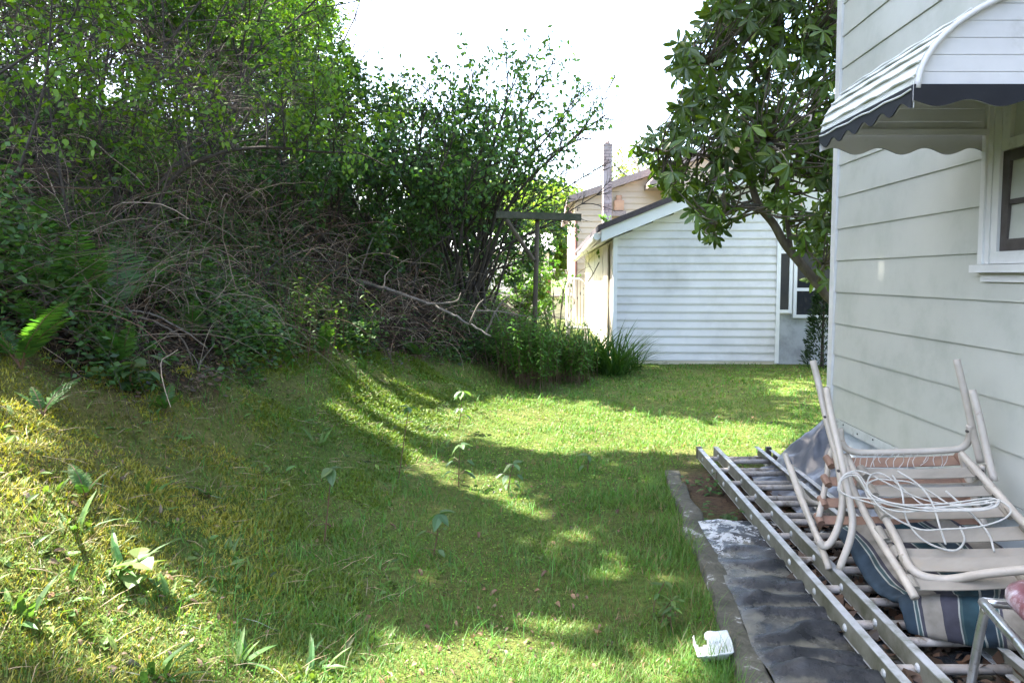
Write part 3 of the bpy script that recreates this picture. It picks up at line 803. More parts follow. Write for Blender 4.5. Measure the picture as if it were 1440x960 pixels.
for s in (0, 1):
    def rx(a): return tl + a if s == 0 else tl + 2 * TR - a
    A = [(rx(-.28), TYD - .35, tz - TS * .28 + .02), (rx(TR + .0), TYD - .35, tz + TS * TR + .02), (rx(TR), TYD - .35, tz + TS * TR + .3), (rx(-.28), TYD - .35, tz - TS * .28 + .24)]
    mb.prism(A, [(p[0] + .6, p[1] + 11.7, p[2]) for p in A])
mb.build('roof', M['shingle_pale'], tn)
mb = MB()
mb.tube(smooth_path([(tl - .3, TYD - .2, tz - .14), (tl - .26, TYD - .2, tz - .3), (tl + .02, TYD - .12, tz - .55), (tl + .04, TYD - .1, tz - .9), (tl + .04, TYD - .1, 0)], 5), .045, 7)
mb.build('downspout', M['maroon'], tn)
mb = MB()
a = P(852, 262, 23.4); b = P(937, 300, 23.4)
p = P(912, 262, 23.2); q = P(938, 243, 23.2)
ov = .45
A = [(p[0], 23.0, p[2] - .05), (q[0], 23.0, p[2] - .05), (q[0] + .3, 23.0, p[2] - .05), (q[0] + .3, 23.0, q[2] + .25), (q[0], 23.0, q[2] + .25), (p[0], 23.0, p[2] + .12)]
mb.prism(A, [(x, 23.97, z) for x, y, z in A]); mb.build('boxed_eave', M['shingle_pale'], tn)
mb = MB(); e = P(936, 272, 23.3); mb.box((e[0], 23.35, .0), (e[0] + 5, 23.965, e[2] + .55)); mb.build('bay_wall', M['tan'], tn)
mb = MB()
v0 = P(864, 296, 23.7); v1 = P(877, 282, 23.7); mb.box((v0[0], 23.62, v0[2]), (v1[0], 23.965, v1[2])); mb.tube([(v0[0] + .16, 23.8, v1[2]), (v0[0] + .16, 23.8, v1[2] + .18)], .1, 10)
mb.build('vent', M['vent'], tn)
mb = MB(); v0 = P(861, 304, 23.7); v1 = P(880, 297, 23.7); mb.box((v0[0], 23.6, v0[2]), (v1[0], 23.964, v1[2])); mb.build('vent_box', M['shingle_pale'], tn)
mb = MB()
c0 = P(848, 330, 20); c1 = P(861, 203, 20)
mb.box((c0[0], 20, .5), (c1[0], 20.27, c1[2])); mb.box((c0[0] - .012, 19.985, c1[2] - .03), (c1[0] + .012, 20.285, c1[2] + .02))
chim = mb.build('chimney', M['brick'], tn)
mb = MB(); cx = (c0[0] + c1[0]) / 2; mb.tube([(cx, 20.13, c1[2] + .02), (cx, 20.13, c1[2] + .11)], [.075, .065], 10); mb.build('flue', M['brick'], chim, smooth=True)

# ================================================================== FAR BUILDINGS
fh = empty('distant_house', 'distant pale house with a dull red roof between post and shrubs', 'house')
mb = MB(); a = P(640, 430, 34); b = P(772, 352, 34)
mb.box((a[0], 34, -.5), (b[0], 40, b[2])); mb.build('wall', M['vinyl'], fh)
mb = MB(); A = [(a[0] - .3, 33.6, b[2] - .05), (a[0] - .3, 37, b[2] + 1.0), (a[0] - .3, 40.4, b[2] - .05)]; mb.prism(A, [(b[0] + .3, y, z) for x, y, z in A]); mb.build('roof', M['trim_white'], fh)
mb = MB()
for x0, x1 in ((722, 736), (744, 756)):
    mb = MB(); p = P(x0, 412, 33.9); q = P(x1, 380, 33.9); mb.box((p[0], 33.96, p[2]), (q[0], 34.05, q[2])); mb.build('window', M['glass'], fh)
sh = empty('maroon_shed', 'small maroon shed with a slanting roof behind the clothesline post', 'shed')
mb = MB(); a = P(748, 420, 27); b = P(775, 382, 27)
A = [(a[0], 27, -.3), (b[0], 27, -.3), (b[0], 27, b[2]), (a[0], 27, b[2] - .35)]; mb.prism(A, [(x, 29, z) for x, y, z in A]); mb.build('wall', M['maroon'], sh)
mb = MB(); A = [(a[0] - .25, 26.8, b[2] - .42), (b[0] + .15, 26.8, b[2] + .02), (b[0] + .15, 26.8, b[2] + .1), (a[0] - .25, 26.8, b[2] - .34)]; mb.prism(A, [(x, 29.2, z) for x, y, z in A]); mb.build('roof', M['trim_white'], sh)
fe = empty('garden_wall', 'low pale garden wall far behind the clothesline post', 'wall')
mb = MB(); p = P(690, 400, 23); q = P(806, 418, 23); mb.box((p[0], 23, -.3), (q[0], 23.2, q[2])); mb.build('wall', M['cream'], fe)
mb = MB(); mb.box((p[0], 22.95, q[2] + .001), (q[0], 23.25, q[2] + .06)); mb.build('coping', M['shingle_pale'], fe)

# ================================================================== CLOTHESLINE POST, GARDEN CHAIR
cp = empty('clothesline_post', 'weathered T-shaped clothesline post with a mossy black crossarm', 'post')
D_ = 9.2
mb = MB(); a = P(751, 480, D_); b = P(756, 304, D_); mb.tube([a - [0, 0, .25], a, (a + b) / 2, b], [.034, .034, .031, .03], 9); mb.build('pole', M['post'], cp, smooth=True)
mb = MB(); a = P(698, 302, D_ - .02); b = P(817, 306, D_ - .02)
A = [(a[0], D_ - .09, a[2] - .043), (a[0], D_ + .02, a[2] - .043), (a[0], D_ + .02, a[2] + .043), (a[0], D_ - .09, a[2] + .043)]
Bq = [(b[0], y, z + b[2] - a[2]) for x, y, z in A]
mb.prism(A, Bq); ca = mb.build('crossarm', M['crossarm'], cp)
mb = MB()
for x in (704, 780, 812):
    mb = MB(); p = P(x, 297, D_); mb.tube([(p[0], D_ - .04, a[2] + .043), (p[0], D_ - .04, a[2] + .085), (p[0] + .03, D_ - .04, a[2] + .09)], .006, 6); mb.build('hook', M['barkdark'], ca)
mb = MB(); mb.tube([P(712, 309, D_ - .1), P(751, 366, D_ - .06)], .028, 7); mb.build('brace', M['post'], cp)
gc = empty('garden_chair', 'white plastic garden chair with an arched slatted back beside the sunny wall', 'chair')
D_ = 13.6
bl = P(797, 440, D_); br_ = P(823, 392, D_)
cx = (bl[0] + br_[0]) / 2; hw = (br_[0] - bl[0]) / 2; ztop = br_[2]; zs = .42
mb = MB()
arch = [(cx - hw, D_ + .06 * 0, zs - .02)] + [(cx - hw * math.cos(t), D_ + .05, ztop - hw + hw * math.sin(t)) for t in np.linspace(0, math.pi, 14)] + [(cx + hw, D_, zs - .02)]
mb.tube(arch, .022, 7)
for s in np.linspace(-.68, .68, 5):
    zt_ = ztop - hw + hw * math.sqrt(1 - s * s); mb.prism([(cx + s * hw - .017, D_, zs), (cx + s * hw + .017, D_, zs), (cx + s * hw + .017, D_ + .012, zs), (cx + s * hw - .017, D_ + .012, zs)],
        [(cx + s * hw - .017, D_ + .04, zt_), (cx + s * hw + .017, D_ + .04, zt_), (cx + s * hw + .017, D_ + .052, zt_), (cx + s * hw - .017, D_ + .052, zt_)])
mb.build('backrest', M['plastic_white'], gc)
mb = MB(); mb.box((cx - hw, D_ - .42, zs - .03), (cx + hw, D_ - .01, zs)); mb.build('seat', M['plastic_white'], gc)
for sx in (-1, 1):
    for yy in (-.39, -.03):
        mb = MB(); mb.tube([(cx + sx * (hw - .02), D_ + yy, zs - .03), (cx + sx * (hw + .02), D_ + yy, -.02)], [.024, .017], 7); mb.build('leg', M['plastic_white'], gc)
    mb = MB(); mb.tube(smooth_path([(cx + sx * hw, D_ + .02, zs + .22), (cx + sx * (hw + .02), D_ - .3, zs + .2), (cx + sx * hw, D_ - .4, zs - .02)], 5), .02, 6); mb.build('armrest', M['plastic_white'], gc)

# ================================================================== LADDER ON THE PATH
ld = empty('extension_ladder', 'weathered aluminium extension ladder lying flat along the path under the chairs', 'ladder')
def lx(a, y): return a + .05 * y
RY0, RY1 = 1.2, 5.1
def rail_solid(a, y0, y1, z0, z1, sgn):
    mb = MB(); t = .006; fl = .03
    def B(x0, x1, za, zb, b):
        x0, x1 = sorted((x0, x1))
        A = [(lx(a + x0, y0), y0, za), (lx(a + x1, y0), y0, za), (lx(a + x1, y1), y1, za), (lx(a + x0, y1), y1, za)]
        b.prism(A, [(x, y, zb) for x, y, z in A])
    B(0, sgn * t, z0 + .0045, z1 - .0045, mb)
    r = mb.build('rail', M['alu_olive'], ld)
    m2 = MB(); B(-sgn * .001, sgn * fl, z1 - .004, z1, m2); B(-sgn * .001, sgn * fl, z0, z0 + .004, m2)
    m2.build('flange', M['alu'], r)
    for y in np.arange(y0 + .13, y1, .3):
        m3 = MB(); m3.tube([(lx(a - sgn * .006, y), y, (z0 + z1) / 2), (lx(a - sgn * .0005, y), y, (z0 + z1) / 2)], [.009, .015], 10)
        m3.build('rung_end', M['alu'], r)
    return r
rail_solid(1.095, RY0, RY1, .058, .132, 1)
rail_solid(1.205, RY0, RY1 - .02, .078, .150, 1)
rail_solid(1.63, RY0, RY1 - .05, .058, .132, -1)
rail_solid(1.53, RY0, RY1 - .02, .078, .150, -1)
mb0 = MB()
y = 1.36
while y < RY1:
    for (a0, a1, z, dy) in ((1.102, 1.622, .09, 0), (1.212, 1.522, .115, .13)):
        if y + dy > RY1 - .05: continue
        mb = MB(); mb.tube([(lx(a0, y + dy), y + dy, z), (lx(a1, y + dy), y + dy, z)], .0165, 10); mb.build('rung', M['rung'], ld, smooth=True)
    y += .30
for i, a in enumerate((1.095, 1.63)):
    mb = MB(); s = 1 if i == 0 else -1
    A = [(lx(a - s * .004, RY1), RY1 + .001, .052), (lx(a + s * .034, RY1), RY1 + .001, .052), (lx(a + s * .034, RY1), RY1 + .03, .052), (lx(a - s * .004, RY1), RY1 + .03, .052)]
    mb.prism(A, [(x, y, .138) for x, y, z in A]); mb.build('end_cap', M['sash'], ld)

# ================================================================== FOLDING CHAIRS ON THE LADDER
TR_ = .0148
def tube_px(name, pts, mat, parent, r=TR_, n=6, straight=False):
    q = np.array([P(*p) for p in pts])
    if not straight: q = smooth_path(q, n)
    mb = MB(); mb.tube(q, r, 10); return mb.build(name, mat, parent, smooth=True)
ch = empty('folding_lounge_chair', 'upturned beige folding lawn chair with pale vinyl straps, legs in the air', 'chair')
f_ = tube_px('frame', [(1190,640,3.12),(1204,667,2.99),(1223,692,2.88),(1257,750,2.64),(1274,787,2.51),(1284,801,2.46),(1300,810,2.43),(1326,814,2.41),(1350,812,2.38),(1380,807,2.33),(1440,801,2.25),(1490,799,2.18),(1512,793,2.17),(1508,780,2.21),(1486,764,2.28),(1440,735,2.42),(1405,696,2.62),(1376,664,2.78),(1352,638,2.90)], M['tube'], ch)
tube_px('backrest_frame', [(1186,640,3.1),(1195,675,2.99),(1206,701,2.92),(1232,750,2.71),(1255,787,2.55),(1276,821,2.41),(1287,840,2.36)], M['tube'], ch)
tube_px('leg', [(1143,507,3.30),(1152,543,3.26),(1163,592,3.18),(1177,645,3.08),(1184,688,3.0),(1184,715,2.97),(1178,742,2.94),(1168,762,2.92),(1158,768,2.92),(1151,760,2.93)], M['tube'], ch)
tube_px('leg', [(1162,546,3.20),(1168,580,3.12),(1176,615,3.05),(1187,665,2.95),(1195,705,2.88),(1199,733,2.85),(1195,760,2.83),(1180,800,2.82)], M['tube'], ch)
tube_px('leg', [(1345,505,2.98),(1357,555,2.95),(1368,605,2.92),(1379,650,2.90)], M['tube'], ch)
tube_px('leg', [(1367,548,2.88),(1378,590,2.84),(1388,635,2.8),(1398,676,2.76)], M['tube'], ch)
tube_px('stretcher', [(1181,602,3.12),(1184,622,3.11),(1195,633,3.10),(1215,636,3.09),(1280,635,3.02),(1340,632,2.96),(1356,627,2.94),(1363,615,2.93),(1364,598,2.92)], M['tube'], ch)
tube_px('stretcher', [(1205,683,2.99),(1230,686,2.97),(1290,684,2.92),(1355,683,2.86),(1372,680,2.84),(1380,668,2.82),(1382,654,2.81)], M['tube'], ch, r=.013)
def strap(parent, x0, y0, x1, y1, h, d0, d1, mat, t=.004, sag=.006):
    """a flat band wrapped between the two side tubes, its width seen h photograph pixels high"""
    n = 14; top = []; bot = []; mb = MB()
    for s in np.linspace(0, 1, n):
        x = x0 + (x1 - x0) * s; y = y0 + (y1 - y0) * s; d = d0 + (d1 - d0) * s
        sg = sag * math.sin(math.pi * s)
        w0 = .022 + .0012 * math.sin(7 * s + x0)
        c = P(x, y, d) - np.array([0, 0, sg])
        # the band lies in the seat's sloping plane
        dr = norm(np.array([.03, .80, .34]))
        hw = h / 2 / FPX * d * 1.75
        top.append(c + dr * hw); bot.append(c - dr * hw)
    nrm = np.array([0, -.38, .9]) * t
    A = np.array(top); B = np.array(bot)
    V = np.vstack([A, B, A - nrm, B - nrm])
    q = []
    for i in range(n - 1):
        q += [(i, n + i, n + i + 1, i + 1), (2 * n + i, 2 * n + i + 1, 3 * n + i + 1, 3 * n + i), (n + i, 3 * n + i, 3 * n + i + 1, n + i + 1), (i, i + 1, 2 * n + i + 1, 2 * n + i)]
    q += [(0, 2 * n, 3 * n, n), (n - 1, 2 * n - 1, 4 * n - 1, 3 * n - 1)]
    mb.add(V, [q])
    # wraps round the tubes at both ends
    for e, k in ((0, 0), (-1, n - 1)):
        c = (A[k] + B[k]) / 2; dr = norm(A[k] - B[k]); hw = np.linalg.norm(A[k] - B[k]) / 2
        mb.tube([c - dr * hw, c + dr * hw], .0175, 10)
    return mb.build('strap', mat, parent)
for x0, y0, x1, y1, h, d0, d1 in [(1214,664,1372,663,12,2.97,2.80),(1226,690,1395,689,12,2.86,2.68),(1240,721,1416,718,12,2.74,2.55),(1240,752,1448,748,15,2.69,2.42),(1262,777,1470,775,11,2.58,2.34),(1276,792,1478,789,15,2.50,2.29),(1282,820,1440,815,13,2.42,2.30)]:
    strap(ch, x0, y0, x1, y1, h, d0, d1, M['strap'])
mb = MB()
for (x, y, d) in ((1360,605,2.915),(1381,660,2.8),(1180,660,2.96),(1161,585,3.16)):
    mb = MB(); c = P(x, y, d); mb.tube([c + [-.012, -.022, 0], c + [-.01, -.012, 0]], .006, 8); mb.build('bolt', M['sash'], ch)

cb = empty('folding_chaise_frame', 'beige tube chaise frame with brown straps lying under the upturned chair', 'chair')
tube_px('frame', [(1104,639,3.95),(1123,693,3.50),(1142,738,3.20),(1161,785,2.97),(1166,800,2.93)], M['tube'], cb)
tube_px('frame', [(1112,655,3.80),(1122,684,3.56),(1136,722,3.28),(1149,753,3.06),(1158,766,3.0),(1168,765,2.98)], M['tube'], cb, r=.0135)
tube_px('stretcher', [(1124,682,3.62),(1132,697,3.58),(1146,707,3.54),(1178,710,3.48),(1240,712,3.42),(1330,712,3.34)], M['tube'], cb, r=.013)
tube_px('backrest_frame', [(1176,620,3.40),(1166,645,3.36),(1161,680,3.27),(1151,728,3.14)], M['tube'], cb, r=.0135)
tube_px('backrest_frame', [(1352,640,3.02),(1360,668,2.98),(1372,705,2.92),(1385,740,2.86)], M['tube'], cb, r=.0135)
for x0, y0, x1, y1, h, d0, d1 in [(1166,649,1352,646,12,3.34,3.04),(1162,676,1358,675,11,3.27,2.99),(1157,706,1366,702,11,3.2,2.96),(1152,730,1376,730,10,3.14,2.93)]:
    strap(cb, x0, y0, x1, y1, h, d0, d1, M['strap_brown'])
# frayed ends of white lacing hanging from the far rail
mb = MB()
for k in range(16):
    x = 1205 + k * 8.5 + rng.normal() * 3; y0 = 638; d = 3.06 - (x - 1190) * .0007
    l = rng.uniform(10, 28)
    pts = [P(x, y0, d), P(x - 3 + rng.normal() * 3, y0 + l * .5, d), P(x - 5 + rng.normal() * 5, y0 + l, d - .01)]
    mb.tube(smooth_path(pts, 3), .0016, 4)
mb.build('lacing', M['cord'], cb)

# white cord in loose loops on the straps
A_ = np.array([[1190,640,1],[1352,638,1],[1257,750,1],[1440,736,1]], float)
cf = np.linalg.lstsq(A_, np.array([3.03, 2.84, 2.6, 2.36]), rcond=None)[0]
def dseat(x, y): return cf[0] * x + cf[1] * y + cf[2] - .035
ZL = [(255,215),(262,165),(300,115),(360,95),(430,108),(560,172),(700,240),(850,288),(1000,300),(1150,282),(1222,268),(1242,290),(1190,326),(1000,334),(800,326),(600,296),(450,265),(330,252),(266,226),(258,180),(300,120),(372,112),(420,170),(470,250),(560,290),(740,318),(940,312),(1120,300),(1225,285),(1236,300),(1150,335),(960,340),(760,338),(560,300),(440,255),(432,180),(500,146),(580,152),(700,166),(830,230),(940,300),(1060,328),(1190,318),(1238,280),(1180,262),(1040,280),(860,300),(640,300),(500,262),(436,210),(450,130),(510,108),(600,158),(690,236),(800,312),(960,330),(1130,325),(1200,300),(1120,285),(900,320),(640,345),(450,290),(320,250),(262,205),(290,140),(370,126),(430,215),(520,325),(640,405),(765,455),(900,452),(1100,440),(1250,400),(1312,352),(1300,312),(1240,272)]
pts = []
for k, (zx, zy) in enumerate(ZL):
    x = 1120 + zx / 4.3625; y = 640 + zy / 4.3625
    pts.append(P(x, y, dseat(x, y) - .0015 * (k % 17) - .004 * abs(math.sin(k * .9))))
q = smooth_path(pts, 5)
mb = MB(); mb.tube(q, .0033, 6)
cord = mb.build('cord', M['cord'], smooth=True)
mb = MB()
for path in ([(1262,662,.06),(1290,680,.05),(1310,705,.03),(1322,742,-.02),(1330,765,-.06)], [(1255,668,.05),(1268,690,.04),(1275,730,-.05),(1300,760,-.1),(1340,774,-.12),(1356,760,-.1),(1350,740,-.08)], [(1330,690,.03),(1366,722,-.03),(1390,750,-.08),(1398,775,-.12)]):
    mb.tube(smooth_path([P(x, y, dseat(x, y) - o_ + .0) for x, y, o_ in path], 5), .0038, 6)
mb.build('loose_end', M['cord'], cord, smooth=True)
tag(cord, 'coil of white cord lying in loose loops on the chair straps', 'cord')

# ------------------------------------------------------------------ striped cushion
rows = [((1172,742,3.06),(1335,732,2.86),0),((1186,758,2.99),(1365,748,2.8),0),((1200,778,2.90),(1400,765,2.68),0),((1215,802,2.78),(1430,790,2.52),0),((1234,826,2.66),(1452,815,2.42),0),((1252,838,2.58),(1456,832,2.36),0),
        ((1262,842,2.53),(1452,842,2.33),.0),((1267,841,2.48),(1448,847,2.29),.012),((1270,851,2.45),(1446,856,2.265),.012),((1273,866,2.435),(1446,872,2.25),.008),((1276,880,2.43),(1448,886,2.245),.004),((1280,893,2.43),(1450,898,2.245),0),((1281,899,2.46),(1451,903,2.27),0),((1279,899,2.56),(1452,902,2.36),0)]
nu = 40; Vc = []; UV = []
Lp = smooth_path([P(*r[0]) for r in rows], 5); Rp = smooth_path([P(*r[1]) for r in rows], 5)
nvv = len(Lp)
for j in range(nvv):
    a, b = Lp[j], Rp[j]
    for i in range(nu):
        s = i / (nu - 1); p = a + (b - a) * s
        edge = min(1, min(s, 1 - s) / .08)
        puff = .014 * math.sqrt(edge) - .014
        wr = .018 * (float(fbm(s * 6, j * .10, 14)) - .5) + .012 * (float(fbm(s * 14, j * .3, 15)) - .5)
        p = p + np.array([0, -.004, puff + wr])
        p[2] = max(p[2], .148)
        Vc.append(p); UV.append((s * 1.55, j / nvv))
i = np.arange(nvv - 1)[:, None] * nu + np.arange(nu - 1)[None]
mb = MB(); mb.add(Vc, [np.stack([i, i + 1, i + nu + 1, i + nu], -1).reshape(-1, 4)], uv=UV)
o = mb.build('striped_cushion', M['stripe'], smooth=True)
sm = o.modifiers.new('thickness', 'SOLIDIFY'); sm.thickness = .018; sm.offset = -1
tag(o, 'navy, teal and beige striped canvas cushion crumpled under the lawn chair', 'cushion')

# ------------------------------------------------------------------ grey plastic sheet bunched at the house corner
def sheetg(u, v):
    # u along the wall towards the viewer, v from the wall's foot outwards over the ground
    y = 4.9 - 1.9 * u
    x = wx(y) - .03 - v * (.34 + .16 * np.sin(u * 3.0 + .9))
    top = .30 * np.exp(-((u - .10) / .09) ** 2) + .12 * np.exp(-((u - .34) / .2) ** 2) + .06
    fold = .10 * (fbm(u * 9, v * 2.2, 33) - .5) + .05 * (fbm(u * 24, v * 5, 35) - .5)
    z = top * (1 - v) ** 1.5 + .05 + fold * (.35 + v * (1 - v) * 4) + .08 * np.sin(v * 7 + u * 5) * (1 - v) * v
    x = x + .08 * (fbm(u * 7, v * 3, 36) - .5)
    y = y + .25 * (fbm(u * 5, v * 4, 37) - .5) * v
    return np.stack([np.minimum(x, wx(y) - .012), y, np.maximum(z, .045)], -1)
V, F, uv = sheet(sheetg, 90, 40)
mb = MB(); mb.add(V, [F]); o = mb.build('plastic_tarp', M['grey_plastic'], smooth=True)
tag(o, 'crumpled grey plastic tarp bunched against the foot of the house corner', 'tarp')

# ------------------------------------------------------------------ metal chair with a marbled seat
dc = empty('kitchen_chair', 'old chrome kitchen chair with a worn maroon marbled vinyl seat', 'chair')
cA, cB, cC, cD = (1.362, 2.0), (1.27, 1.58), (1.68, 1.49), (1.78, 1.90); zs = .44
mb = MB(); ring = smooth_path([(*c, zs) for c in (cA, ((cA[0] + cB[0]) / 2 - .01, 1.79), cB, (1.47, 1.53), cC, (1.735, 1.7), cD, (1.57, 1.955), cA)], 6)
mb.tube(ring, .014, 9); mb.build('seat_frame', M['chrome'], dc, smooth=True)
for c, dx, dy in ((cA, -.02, .03), (cB, -.02, -.03), (cC, .02, -.03), (cD, .02, .03)):
    mb = MB(); mb.tube(smooth_path([(c[0] + .006, c[1] - .006, zs - .005), (c[0] + dx * .3, c[1] + dy * .3, zs - .15), (c[0] + dx, c[1] + dy, .03)], 5), .0125, 9); lg = mb.build('leg', M['chrome'], dc, smooth=True)
    mb = MB(); mb.tube([(c[0] + dx, c[1] + dy, .04), (c[0] + dx, c[1] + dy, .0)], .017, 9); mb.build('foot_cap', M['sash'], lg)
nu, nv2 = 22, 16; V = []
cen = np.array([(cA[0] + cC[0]) / 2 + .012, (cA[1] + cC[1]) / 2])
for j in range(nv2):
    ph = -math.pi / 2 + math.pi * j / (nv2 - 1)
    rr = math.copysign(abs(math.cos(ph)) ** .45, 1); zz = zs + .058 + .052 * math.sin(ph)
    for i in range(nu * 2):
        t = 2 * math.pi * i / (nu * 2)
        sx = math.copysign(abs(math.cos(t)) ** .5, math.cos(t)); sy = math.copysign(abs(math.sin(t)) ** .5, math.sin(t))
        e1 = (np.array(cD) - np.array(cA)) / 2 * .97; e2 = (np.array(cA) - np.array(cB)) / 2 * .97
        p = cen + (e1 * sx + e2 * sy) * rr
        V.append((p[0], p[1], zz + .012 * (float(fbm(p[0] * 12, p[1] * 12, 3)) - .5)))
n2 = nu * 2
i = np.arange(nv2 - 1)[:, None] * n2; k = np.arange(n2)[None]; k2 = (k + 1) % n2
mb = MB(); mb.add(V, [np.stack([i + k, i + k2, i + n2 + k2, i + n2 + k], -1).reshape(-1, 4)])
mb.build('seat', M['maroon_vinyl'], dc, smooth=True)
mb = MB()
mb.tube(smooth_path([(*cB, zs), (cB[0] - .01, cB[1] - .08, zs + .2), (cB[0] + .02, cB[1] - .13, zs + .42), (1.47, 1.36, zs + .46), (cC[0] - .0, cC[1] - .13, zs + .42), (cC[0] + .01, cC[1] - .08, zs + .2), (*cC, zs)], 6), .0125, 9)
mb.build('backrest_frame', M['chrome'], dc, smooth=True)

# ------------------------------------------------------------------ foam tray
def tray():
    c = G(1002, 925); nu, nv = 26, 20; V = []; 
    for j in range(nv):
        for i in range(nu):
            a = (i / (nu - 1) - .5) * 2; b = (j / (nv - 1) - .5) * 2
            e = max(abs(a), abs(b)); z = .032 * max(0, (e - .68) / .32) ** .7
            if e > .93: z += .003
            x = a * .066 * (1 - .06 * b * b); y = b * .085 * (1 - .06 * a * a)
            if a < -.2 and b > .1: z *= .35 + .6 * float(vnoise(a * 8, b * 8, 2)); 
            z += .008 * (float(fbm(a * 3, b * 3, 5)) - .5) + .012 * a
            V.append((c[0] + x * math.cos(.15) + y * math.sin(.15), c[1] - x * math.sin(.15) + y * math.cos(.15), max(c[2], float(height(c[0], c[1]))) + .022 + z))
    i = np.arange(nv - 1)[:, None] * nu + np.arange(nu - 1)[None]
    F = np.stack([i, i + 1, i + nu + 1, i + nu], -1).reshape(-1, 4)
    cen = np.array(V)[F].mean(1) - c
    # a bite is broken out of the far left rim
    keep = ~((cen[:, 0] < -.005) & (cen[:, 0] > -.045) & (cen[:, 1] > .048))
    mb = MB(); mb.add(V, [F[keep]]); o = mb.build('foam_tray', M['foam'], smooth=True)
    s = o.modifiers.new('thickness', 'SOLIDIFY'); s.thickness = .004; s.offset = 1
    tag(o, 'broken white foam tray lying in the grass beside the path edging', 'tray')
tray()

# ================================================================== VEGETATION
def sun_filter(p):
    """leaves that must go so that the sunny patches and the sunny side wall get their light"""
    k = shadow_hits_lit(p, None)
    # sunny left wall of the white house
    t = (p[:, 0] - (1.62 + .055 * (p[:, 1] - 11.2))) / (SUN[0] - .055 * SUN[1])
    q = p - SUN * t[:, None]
    nz = fbm(q[:, 1] * 1.1, q[:, 2] * 2.0, 61)
    k |= (t > 0) & (q[:, 1] > 11.0) & (q[:, 1] < 21) & (q[:, 2] > -.2) & (q[:, 2] < 2.2) & (nz < .62)
    return k
def leaf_obj(name, Pp, D, N, L, W, col, mat, parent, prof=RHOMB, fold=0, droop=.15, filt=True):
    Pp = np.asarray(Pp)
    if filt:
        keep = ~sun_filter(Pp); Pp, D, N, col = Pp[keep], D[keep], N[keep], col[keep]
        L = L[keep] if np.ndim(L) else L; W = W[keep] if np.ndim(W) else W
    V, F, k = leaves(Pp, D, N, L, W, prof, fold, droop)
    return link(name, make_mesh(name, V, F, np.repeat(col, k, 0)), mat, parent)

def skeleton(base, d0, L, r, kids, ratio, ang, wander, up, n=7, start=.25, seed=0):
    """branch polylines per level: [(points (m,n,3), radii (m,n)), ...]"""
    g = np.random.default_rng(abs(seed))
    lev = []
    P0 = np.asarray(base, float).reshape(-1, 3); D = norm(np.asarray(d0, float).reshape(-1, 3)); m = len(P0)
    Ls = np.broadcast_to(np.asarray(L, float), (m,)).copy(); Rs = np.broadcast_to(np.asarray(r, float), (m,)).copy()
    for l in range(len(kids) + 1):
        T = np.empty((m, n, 3)); T[:, 0] = P0; d = D.copy()
        wv = wander[min(l, len(wander) - 1)]; uv_ = up[min(l, len(up) - 1)]
        dirs = np.empty((m, n, 3)); dirs[:, 0] = d
        for i in range(1, n):
            d = norm(d + g.normal(size=(m, 3)) * wv + np.array([0, 0, uv_])); dirs[:, i] = d
            T[:, i] = T[:, i - 1] + d * (Ls / (n - 1))[:, None]
        taper = np.linspace(1, .35, n)[None] * Rs[:, None]
        lev.append((T, taper, dirs))
        if l == len(kids): break
        k = kids[l]
        idx = np.repeat(np.arange(m), k)
        t = start + (1 - start) * (np.tile(np.arange(k), m) + g.uniform(.1, .9, m * k)) / k
        f = t * (n - 1); i0 = np.minimum(f.astype(int), n - 2); fr = (f - i0)[:, None]
        P0 = T[idx, i0] * (1 - fr) + T[idx, i0 + 1] * fr
        dd = dirs[idx, i0 + 1]
        rp = norm(np.cross(dd, norm(g.normal(size=dd.shape))))
        a = (ang[min(l, len(ang) - 1)] * g.uniform(.7, 1.25, len(idx)))[:, None]
        D = norm(dd * np.cos(a) + rp * np.sin(a))
        Ls = Ls[idx] * ratio[min(l, len(ratio) - 1)] * g.uniform(.65, 1.2, len(idx)) * (1.15 - .55 * t)
        Rs = taper[idx, i0] * .62; m = len(idx)
    return lev
def wood(mb, lev, sides=(7, 5, 4, 3), rmin=.0018, col=None):
    for l, (T, r, _) in enumerate(lev):
        V, F, caps = tubes(T, np.maximum(r, rmin), sides[min(l, len(sides) - 1)])
        mb.add(V, F, col)
def on_twigs(lev, per, levels=(-1,), spread=.03, t0=.15):
    Ps = []; Ds = []
    for l in levels:
        T, r, dirs = lev[l]; m, n, _ = T.shape
        idx = np.repeat(np.arange(m), per); f = (t0 + (1 - t0) * rng.random(len(idx))) * (n - 1)
        i0 = np.minimum(f.astype(int), n - 2); fr = (f - i0)[:, None]
        Ps.append(T[idx, i0] * (1 - fr) + T[idx, i0 + 1] * fr + rng.normal(size=(len(idx), 3)) * spread)
        Ds.append(dirs[idx, i0 + 1])
    return np.vstack(Ps), np.vstack(Ds)
